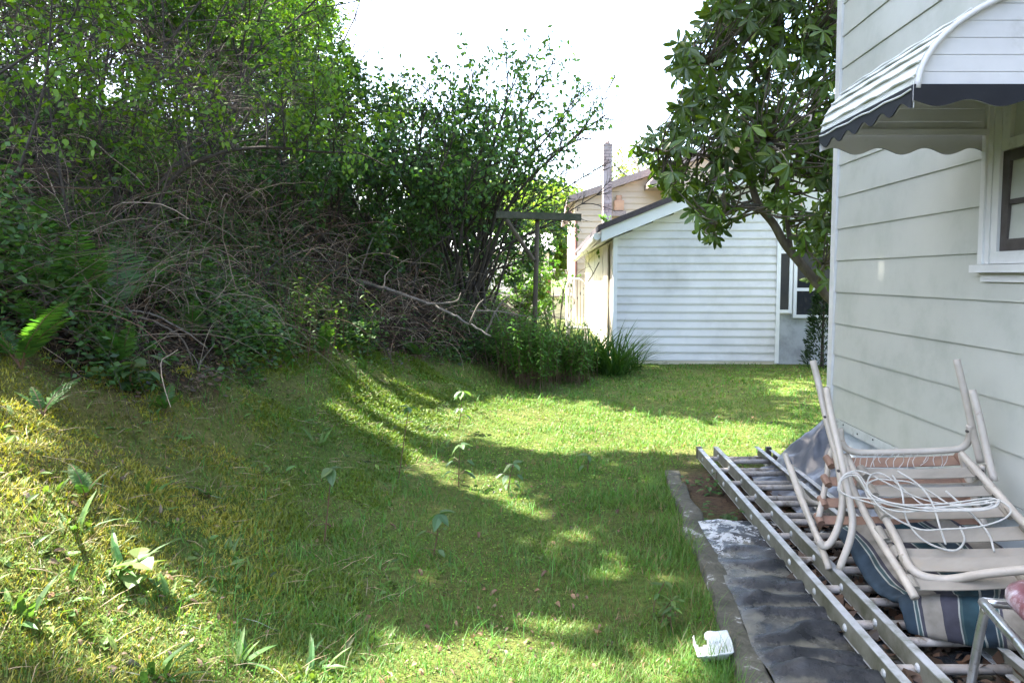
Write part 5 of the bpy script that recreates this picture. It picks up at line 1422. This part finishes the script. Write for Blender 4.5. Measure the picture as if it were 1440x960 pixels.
for n, y0, y1, h, wd in ((125000, 1.7, 3.2, .040, .0013), (140000, 3.2, 5, .040, .0018), (135000, 5, 8, .042, .003), (90000, 8, 12.5, .045, .005), (30000, 12, 20, .07, .011)):
    x, y = sample_lawn(n, y0, y1); XS.append(x); YS_.append(y); HS.append(np.full(len(x), h)); WS.append(np.full(len(x), wd))
X = np.concatenate(XS); Y = np.concatenate(YS_); H = np.concatenate(HS); Wd = np.concatenate(WS)
d = toe(Y) - X
nz = fbm(X * 1.1, Y * 1.1, 71); n2 = fbm(X * 3.5, Y * 3.5, 72); n3 = fbm(X * 9, Y * 9, 73)
mossy = np.clip((d - .25) / .9 + (n2 - .5) * 1.6, 0, 1)
thin = rng.random(len(X)) < (1 - .35 * mossy) * np.clip(.35 + 1.5 * (n2 - .22), .25, 1) * np.clip(.4 + 1.6 * (n3 - .2), .3, 1)
X, Y, H, Wd, nz, n2, n3, mossy, d = [q[thin] for q in (X, Y, H, Wd, nz, n2, n3, mossy, d)]
edge = np.clip(1 - np.abs(X - kx(Y)) / .32, 0, 1) * (Y < 5)
H = H * rng.uniform(.35, 1.25, len(X)) * (.35 + 1.1 * n2) * (1 + 1.5 * edge * rng.random(len(X))) * (1 + .5 * np.clip((X - .1) / .8, 0, 1) * (Y < 5))
g1 = np.array([.066, .185, .024]); g2 = np.array([.135, .21, .04]); st = np.array([.26, .19, .095])
c = g1[None] * (1 - nz[:, None]) + g2[None] * nz[:, None]
yl = (np.clip((-.27 - X / Y) / .14, 0, 1) * mossy)[:, None] * .6; c = c * (1 - yl) + np.array([.15, .145, .022])[None] * yl
straw = rng.random(len(X)) < .06 + .5 * np.clip(n3 - .5, 0, 1) + .10 * mossy
c[straw] = st * rng.uniform(.6, 1.2, (straw.sum(), 1))
blades('grass', 'short uneven lawn grass with mossy and dry patches', 'grass', X, Y, H, Wd, c, lean=.75)
n = 90000; Y = 1.6 + 9 * rng.random(n) ** 1.7; X = rng.uniform(-.8, .6, n) * Y
k = (X > brush_x(Y) - .1) & ~((Y < 5) & (X > kx(Y) - .01)) & ~((X > wx(Y) - .05) & (Y < 4.75)); X, Y = X[k], Y[k]
cl = fbm(X * 2.6, Y * 2.6, 81); k = cl + rng.normal(size=len(X)) * .06 > .46; X, Y = X[k], Y[k]; m = len(X)
scatter_leaves('clover', 'tiny creeping weeds and moss between the grass blades', 'ground weeds', X, Y, rng.random(m) * .018, np.clip(.0035 * Y, .008, .03) * rng.uniform(.6, 1.3, m), np.clip(.0013 * Y, .003, .011), (.11, .20, .025), 'grass', .5)
# moss cushions on the bank
n = 180000; Y = rng.uniform(1.6, 7.8, n) ** 1.0; X = toe(Y) + .35 - rng.random(n) * 2.4
k = (X > brush_x(Y) - .15) & (X / Y > -1.1); X, Y = X[k], Y[k]
cl = fbm(X * 3.2, Y * 3.2, 95); k = cl + rng.normal(size=len(X)) * .05 > .42; X, Y, cl = X[k], Y[k], cl[k]
yl = np.clip((-.30 - X / Y) / .12, 0, 1)[:, None]; c = (np.array([.30, .28, .045])[None] * yl + np.array([.12, .175, .02])[None] * (1 - yl)) * (.7 + .6 * fbm(X * 7, Y * 7, 96))[:, None]
o = blades('moss', 'yellow-green moss cushions on the sunny bank', 'moss', X, Y, rng.uniform(.012, .032, len(X)) * (1 + (cl - .5) * 2.2), np.clip(.0011 * Y, .002, .008), c, lean=1.0, var=.28)
n = 4500; Y = rng.uniform(1.6, 7, n); X = toe(Y) + .5 - rng.random(n) * 2.4; k = (X > brush_x(Y) - .3) & (X / Y > -1.1); X, Y = X[k], Y[k]
blades('dry_straw', 'dry straw and dead stems lying on the bank', 'straw', X, Y, rng.uniform(.05, .16, len(X)), np.full(len(X), .0016), np.array([.33, .25, .15])[None] * rng.uniform(.5, 1.2, (len(X), 1)), mat='litter', flat=.7)

# mixed small weeds of the bank and longer tufts in the lawn
n = 5000; Y = 1.6 + 6 * rng.random(n) ** 1.3; X = toe(Y) + .5 - rng.random(n) * 2.2; k = (X > brush_x(Y) - .3) & (X / Y > -1.1); X, Y = X[k], Y[k]
k = fbm(X * 2.2, Y * 2.2, 83) > .5; X, Y = X[k], Y[k]; m = len(X)
dd = norm(rdir(m) * [1, 1, .5] + [0, 0, .45])
scatter_leaves('bank_weeds', 'low mixed broad-leaved weeds in the moss of the bank', 'ground weeds', X, Y, 0, rng.uniform(.02, .07, m), rng.uniform(.004, .013, m), (.10, .17, .04), 'grass', .5, OVATE, dd, droop=.35, fold=.25)
n = 15000; Y = 1.6 + 8 * rng.random(n) ** 1.5; X = rng.uniform(-.6, .62, n) * Y
k = (X > brush_x(Y) - .1) & ~((Y < 5) & (X > kx(Y) - .01)) & ~((X > wx(Y) - .05) & (Y < 4.75)) & ~((Y > 11) & (X > 1.5)); k &= fbm(X * 2.8, Y * 2.8, 84) > .53; X, Y = X[k], Y[k]
blades('grass_tufts', 'longer grass tufts standing in the lawn', 'grass', X, Y, rng.uniform(.05, .12, len(X)), np.clip(.0006 * Y, .0014, .005), np.array([.08, .22, .03])[None] * rng.uniform(.7, 1.3, (len(X), 1)), lean=.7)
n = 2600; Y = 1.7 + 6 * rng.random(n) ** 1.3; X = rng.uniform(-.7, .6, n) * Y; k = (X > brush_x(Y)) & ~((Y < 5) & (X > kx(Y) - .02)) & ~((X > wx(Y) - .05) & (Y < 4.75)); k &= fbm(X * 1.8, Y * 1.8, 85) > .48; X, Y = X[k], Y[k]
scatter_leaves('lawn_debris', 'small bits of dry leaf and twig in the lawn', 'leaf litter', X, Y, .012, rng.uniform(.012, .04, len(X)), rng.uniform(.003, .010, len(X)), (.17, .11, .065), 'litter', .6, OVATE, droop=.6, fold=.4)

# ------------------------------------------------------------------ fern clumps
def fern(label, x, y, n, L, seed, dry=0):
    g = np.random.default_rng(seed); b = G(x, y); root = empty('fern', label, 'fern', 'ferns on the bank')
    PP = []; DD = []; NN = []; LL = []; mb = MB()
    for i in range(n):
        a = g.uniform(0, 6.28); lean = g.uniform(.35, 1.0); l = L * g.uniform(.65, 1.15)
        h = np.array([math.cos(a), math.sin(a), 0]); q = []
        for t in np.linspace(0, 1, 12): q.append(b + h * (l * lean * t * (.5 + .5 * t)) + np.array([0, 0, l * (t - .42 * lean * t * t)]))
        q = np.array(q); mb.tube(q, np.linspace(.0035, .001, 12), 4)
        t = np.linspace(.22, .99, 26); f = t * 11; i0 = np.minimum(f.astype(int), 10); fr = (f - i0)[:, None]
        pp = q[i0] * (1 - fr) + q[i0 + 1] * fr; tg = norm(q[i0 + 1] - q[i0]); sd = norm(np.cross(tg, [0, 0, 1.])); up = np.cross(sd, tg)
        w = l * .21 * np.sin(math.pi * np.clip(t * .82 + .16, 0, 1)) ** .8
        for s in (-1, 1): PP.append(pp); DD.append(sd * s + tg * .45 + g.normal(size=pp.shape) * .06); NN.append(up + g.normal(size=pp.shape) * .12); LL.append(w)
    LL = np.concatenate(LL); m = len(LL)
    mb.build('stalk', M['stem'], root, use_col=False)
    leaf_obj('frond', np.vstack(PP), np.vstack(DD), np.vstack(NN), LL, LL * .055 + .0012, tint(m, (.055, .125, .026), .15), M['leaf'], root, LANCE, 0, .15, filt=False)
    at_base(root, b)
for a in [('tall fern clump below the dry canes, its fronds standing upright', 105, 452, 9, .62, 1), ('wide fern clump right of the upright fern, over dead leaves', 165, 455, 10, .6, 2), ('fern clump at the foot of the arching cane', 205, 430, 8, .5, 3),
          ('pale sunlit fern at the upper end of the mossy slope', 30, 520, 7, .4, 4), ('dark fern beside a pale stick at the picture edge', 60, 480, 7, .42, 5), ('small fern under broad pale leaves near the bank foot', 170, 520, 6, .36, 6),
          ('lone fern frond in the mown grass of the slope', 296, 700, 2, .13, 7), ('small fern in the sunlit moss', 120, 700, 5, .15, 8), ('fern with yellow tips where the bank meets the lit grass', 455, 500, 6, .34, 9), ('shaded fern below the white fallen branch', 590, 505, 6, .34, 10),
          ('fern in the dark corner under the goldenrod', 690, 505, 6, .36, 11), ('fern clump high among the grey canes', 130, 330, 8, .6, 12), ('drooping fern left of the grey canes', 55, 360, 8, .55, 13), ('fern half hidden by the dead twig tangle', 270, 480, 6, .4, 14), ('little fern beside the forked dry sapling', 232, 582, 4, .2, 15),
          ('low fern in the shaded moss below the pale stick', 60, 585, 5, .22, 16)]: fern(*a)

# ------------------------------------------------------------------ leafy herbs
def herb(name, label, x, y, ns, H, L, W, col, seed, nl=9, spread=.1, cat='plant', group=None, leanx=0, sunny=False, stem='stem'):
    g = np.random.default_rng(seed); b = G(x, y); root = empty(name, label, cat, group); mb = MB(); PP = []; DD = []
    for i in range(ns):
        s = b + np.array([g.normal() * spread, g.normal() * spread, 0]); s[2] = hz(s[0], s[1]) - .02
        h = H * g.uniform(.6, 1.15); e = s + np.array([g.normal() * .15 * h + leanx * h, g.normal() * .15 * h, h])
        q = smooth_path([s, (s + e) / 2 + g.normal(size=3) * .02, e], 5); mb.tube(q, np.linspace(.0035, .0015, len(q)), 5)
        t = np.linspace(.3, 1, nl); f = t * (len(q) - 1); i0 = np.minimum(f.astype(int), len(q) - 2); fr = (f - i0)[:, None]
        pp = q[i0] * (1 - fr) + q[i0 + 1] * fr; a = np.arange(nl) * 2.4 + g.random() * 6
        PP.append(pp); DD.append(np.c_[np.cos(a), np.sin(a), g.uniform(-.35, .35, nl)])
    mb.build(stem, M['stem'], root, use_col=False); m = sum(map(len, PP))
    leaf_obj('leaves', np.vstack(PP), np.vstack(DD), norm(rdir(m) * .3 + [0, 0, 1]), L * rng.uniform(.6, 1.2, m), W * rng.uniform(.8, 1.2, m), tint(m, col, .18), M['leaf'], root, OVATE, .2, .25, filt=False)
    at_base(root, b)
for a in [('broad_leaved_herb', 'broad-leaved herb patch with cool green leaves under the arching cane', 300, 372, 12, .5, .085, .026, (.05, .105, .04), 21), ('broad_leaved_herb', 'broad-leaved herb patch reaching right towards the white branch', 375, 392, 14, .5, .08, .024, (.045, .10, .035), 22),
          ('broad_leaved_herb', 'herb with long pale leaves in front of the fern clumps', 100, 478, 4, .3, .11, .03, (.08, .13, .04), 23), ('broad_leaved_herb', 'herb with flat pale leaves near the bottom of the fern slope', 150, 502, 4, .26, .11, .028, (.08, .13, .045), 24),
          ('broad_leaved_herb', 'leafy herb row in the hollow under the dark thicket', 560, 400, 14, .42, .07, .022, (.04, .085, .03), 25), ('broad_leaved_herb', 'leafy herb clump right of the thicket hollow, below the crossarm', 640, 420, 12, .42, .07, .022, (.04, .085, .03), 26),
          ('feathery_weed', 'feathery light green weed clump left of the white branch', 425, 492, 26, .55, .06, .011, (.07, .13, .022), 27), ('feathery_weed', 'bright feathery weed clump at the upper end of the lit slope', 470, 470, 24, .5, .06, .011, (.075, .14, .022), 28), ('feathery_weed', 'smaller feathery weed clump above the leafy slope', 400, 440, 18, .5, .055, .011, (.055, .11, .022), 29)]:
    herb(*a[:8], a[8], a[9], nl=12 if 'weed' in a[0] else 8, spread=.16)
for a in [('goldenrod', 'tall goldenrod clump at the foot of the clothesline post', 750, 540, 120, .84, .085, .012, (.08, .18, .025), 31), ('goldenrod', 'goldenrod clump left of the strap-leaved daylilies', 796, 534, 110, .70, .085, .012, (.08, .17, .025), 32), ('goldenrod', 'dark goldenrod stand behind the dead twigs', 738, 522, 50, .60, .08, .011, (.055, .12, .022), 33)]:
    herb(*a[:8], a[8], a[9], nl=26, spread=.21)
def strap_clump(name, label, x, y, n, L, W, col, seed, spread=.12, cat='plant', group=None, lean=.55):
    g = np.random.default_rng(seed); b = G(x, y); root = empty(name, label, cat, group)
    a = g.uniform(0, 6.28, n); r = g.random(n) * spread; Pp = np.c_[b[0] + np.cos(a) * r, b[1] + np.sin(a) * r, np.zeros(n)]; Pp[:, 2] = height(Pp[:, 0], Pp[:, 1]) - .01
    a2 = a + g.normal(size=n) * .8; ln = np.abs(g.normal(size=n)) * lean
    D = norm(np.c_[np.cos(a2) * ln, np.sin(a2) * ln, np.ones(n)]); N = np.c_[-np.cos(a2), -np.sin(a2), np.full(n, .4)] + g.normal(size=(n, 3)) * .1
    leaf_obj('leaves', Pp, D, N, L * g.uniform(.6, 1.15, n), W * g.uniform(.8, 1.2, n), tint(n, col, .15), M['grass'], root, [(0, .8), (.25, 1), (.5, .95), (.75, .7), (1, 0)], .3, .45, filt=False)
    at_base(root, b)
strap_clump('daylily', 'clump of tall strap-leaved daylilies in front of the white siding', 862, 526, 150, .72, .012, (.04, .095, .018), 41, .26)
strap_clump('daylily', 'strap-leaved daylilies beside the goldenrod', 826, 522, 130, .78, .012, (.04, .10, .018), 42, .24)
strap_clump('daylily', 'small daylily tuft at the right end of the bed', 888, 520, 60, .5, .011, (.045, .10, .02), 43, .14)
wl = [('lance-leaved weed in full sun beside the pale broad leaf', 165, 800, 7, .20, .015), ('lance-leaved weed with two long blades on the sunny moss', 105, 745, 5, .2, .014), ('lance-leaved weed where shade begins on the mossy slope', 215, 690, 6, .13, .013), ('tall lance-leaved weed in the shaded grass of the slope', 448, 625, 7, .2, .013),
      ('lance-leaved weed at the top of the lit slope below the feathery weeds', 515, 520, 9, .26, .017), ('lance-leaved weed at the sunny bottom edge, leftmost of the row', 215, 945, 8, .17, .013), ('lance-leaved weed in the middle of the sunny bottom row', 335, 930, 8, .18, .013), ('lance-leaved weed between shade and sun at the bottom edge', 440, 945, 7, .15, .011),
      ('narrow weed in the foreground grass beside dead leaf', 612, 800, 4, .07, .008), ('lance-leaved weed in the sunny moss at the picture edge', 15, 860, 7, .15, .014), ('small lance-leaved weed high on the sunny moss', 75, 690, 5, .13, .011), ('small weed rosette below the pale broad leaf', 240, 840, 6, .12, .013), ('weed tuft under the lone fern frond', 325, 780, 6, .12, .009)]
for i, (lb, x, y, n, L, W) in enumerate(wl): strap_clump('weed', lb, x, y, n + 2, L * .72, W * .72, (.085, .16, .04), 70 + i, .05, 'weed', 'weeds on the bank', 1.1)
herb('burdock', 'weed with large pale broad leaves glowing in the sun', 192, 830, 1, .13, .10, .034, (.10, .145, .045), 45, nl=6, spread=.01)
herb('path_weed', 'small leafy weed growing between path edging and ladder', 1000, 690, 9, .12, .05, .014, (.05, .11, .03), 46, nl=6, spread=.09)
herb('path_weed', 'small weed with narrow leaves in bare earth beside the ladder', 1012, 735, 7, .10, .045, .012, (.05, .11, .03), 47, nl=6, spread=.07)
herb('path_weed', 'taller narrow-leaved weed at the edging above the foam tray', 930, 880, 4, .2, .06, .009, (.08, .14, .03), 48, nl=9, spread=.04)

# ------------------------------------------------------------------ seedlings in the lawn
def seedling(label, x0, y0, x1, y1, nl, L, seed, mids=()):
    g = np.random.default_rng(seed); b = G(x0, y0); e = P(x1, y1, b[1]); root = empty('seedling', label, 'seedling', 'red-stemmed seedlings in the lawn')
    q = smooth_path([b - [0, 0, .02], b + (e - b) * .5 + g.normal(size=3) * .006, e], 6); mb = MB(); mb.tube(q, np.linspace(.0045, .0022, len(q)), 6); PP = []; DD = []; LL = []
    for i in range(nl):
        a = i * 2.2 + g.random(); PP.append(e); DD.append([math.cos(a), math.sin(a), g.uniform(-.9, .25)]); LL.append(L * 1.3 * g.uniform(.6, 1.1))
    for t, k in mids:
        p = b + (e - b) * t
        for i in range(k):
            a = g.random() * 6.3; o_ = np.array([math.cos(a), math.sin(a), .3]) * L * .7; mb.tube([p, p + o_], [.002, .0013], 4)
            PP.append(p + o_); DD.append([math.cos(a), math.sin(a), -.3]); LL.append(L * g.uniform(.7, 1.1))
    mb.build('stem', M['stem'], root, use_col=False); LL = np.array(LL); m = len(LL)
    leaf_obj('leaves', np.array(PP), np.array(DD), norm(rdir(m) * .3 + [0, 0, 1]), LL, LL * .27, tint(m, (.085, .15, .06), .12), M['leaf'], root, OVATE, .25, .3, filt=False)
    at_base(root, b)
seedling('seedling with a bare red stem and a drooping tuft, leftmost in the lawn', 455, 765, 466, 658, 6, .075, 1)
seedling('thin tall seedling on the edge of the lit slope', 560, 672, 575, 572, 5, .07, 2)
seedling('tallest seedling with a white sunlit tuft of leaves', 643, 604, 650, 550, 8, .085, 3, ((.55, 2), (.35, 2)))
seedling('seedling with spread leaves at the border of sun and shade', 645, 684, 648, 625, 4, .075, 4, ((.6, 3), (.3, 4)))
seedling('low branching seedling right of the spread-leaved one', 714, 692, 722, 652, 5, .075, 5, ((.6, 4), (.3, 3)))
seedling('small seedling with rounded leaves in the shaded foreground lawn', 607, 785, 617, 722, 6, .065, 6, ((.55, 2), (.2, 2)))
seedling('short seedling in the shade in front of the lit lawn strip', 826, 664, 828, 640, 5, .06, 7, ((.4, 2),))

# ------------------------------------------------------------------ fallen wood
def stick(name, label, pts, r0, r1, mat, twigs=(), cat='branch'):
    root = empty(name, label, cat)
    q = smooth_path([P(*a) for a in pts], 6); n = len(q)
    q = q + np.random.default_rng(len(label)).normal(size=q.shape) * r0 * .25
    mb = MB(); mb.tube(q, np.linspace(r0, r1, n), 7); mb.build('limb', M[mat], root, smooth=True)
    for t in twigs:
        mb = MB(); s = smooth_path([P(*a) for a in t], 5); mb.tube(s, np.linspace(r0 * .6, r1 * .5, len(s)), 5); mb.build('twig', M[mat], root, smooth=True)
    at_base(root, q[0])
stick('fallen_branch', 'long bleached white fallen branch slanting down through the brush', [(440,372,8.6),(505,395,8.3),(560,412,8.1),(610,430,8.0),(650,450,7.9),(690,474,7.9)], .024, .010, 'pale_wood', [[(600,428,8.0),(640,424,7.9),(648,412,7.85)],[(660,456,7.9),(672,430,7.8),(680,421,7.8)]])
stick('dead_branch', 'forked pale dead branch sticking up beside the clothesline post', [(682,470,8.5),(696,440,8.5),(706,425,8.5),(716,416,8.5)], .014, .008, 'pale_wood', [[(697,440,8.5),(702,452,8.5)],[(706,425,8.5),(716,430,8.45)]])
stick('dead_branch', 'thin pale dead branch lying level in front of the goldenrod', [(660,438,8.3),(690,437,8.3),(715,440,8.3),(740,444,8.3)], .010, .004, 'pale_wood', [[(690,437,8.3),(680,430,8.25),(668,402,8.2)]])
stick('dead_sapling', 'dry forked pale sapling standing where the brush meets the lawn', [(273,582,4.5),(277,548,4.5),(280,515,4.48),(302,483,4.45)], .005, .003, 'pale_wood', [[(278,535,4.5),(262,530,4.45),(258,524,4.45)],[(279,525,4.5),(300,520,4.5),(330,535,4.5)],[(280,515,4.5),(272,500,4.5),(262,492,4.5)]])
stick('fallen_stick', 'pale straight stick lying on the sunny moss at the picture edge', [(-15,518,3.75),(30,556,3.55),(72,588,3.45)], .011, .008, 'pale_wood')
stick('bent_cane', 'long grey cane bent in a low arch over the fern slope', [(15,492,4.2),(60,480,4.25),(110,463,4.3),(165,440,4.4),(210,441,4.5),(260,466,4.6),(292,490,4.7)], .009, .004, 'pale_wood')
stick('bent_cane', 'second arched cane dropping from the low arch to the bank foot', [(170,441,4.35),(215,452,4.4),(255,476,4.45),(275,520,4.5)], .008, .004, 'bark')
stick('dead_branch', 'steep pale broken stem leaning in the dark hollow', [(505,392,8.4),(520,345,8.4),(540,310,8.4),(550,300,8.4)], .010, .006, 'pale_wood', [[(530,330,8.4),(552,330,8.3),(560,338,8.3)]])

# ------------------------------------------------------------------ a few curled leaves on the lawn
for i, (x, y, s) in enumerate([(588,805,.05),(595,885,.05),(610,915,.055),(770,808,.04),(455,742,.045),(655,560,.035),(548,742,.04),(672,752,.04),(520,870,.04),(870,720,.04),(700,835,.045)]):
    g = np.random.default_rng(200 + i); b = G(x, y) + [0, 0, .018]
    V, F, k = leaves([b], g.normal(size=(1, 3)) * [1, 1, .1], np.array([[.2, .1, 1.]]), np.array([s]), np.array([s * .26]), OVATE, .7, .9)
    o = link('dead_leaf', make_mesh('dead_leaf', V - b, F, np.tile([.15, .085, .05], (len(V), 1)) * g.uniform(.6, 1.2)), M['litter']); o.location = b
    tag(o, 'curled brown dead leaf lying on the lawn', 'leaf', 'dead leaves on the lawn')
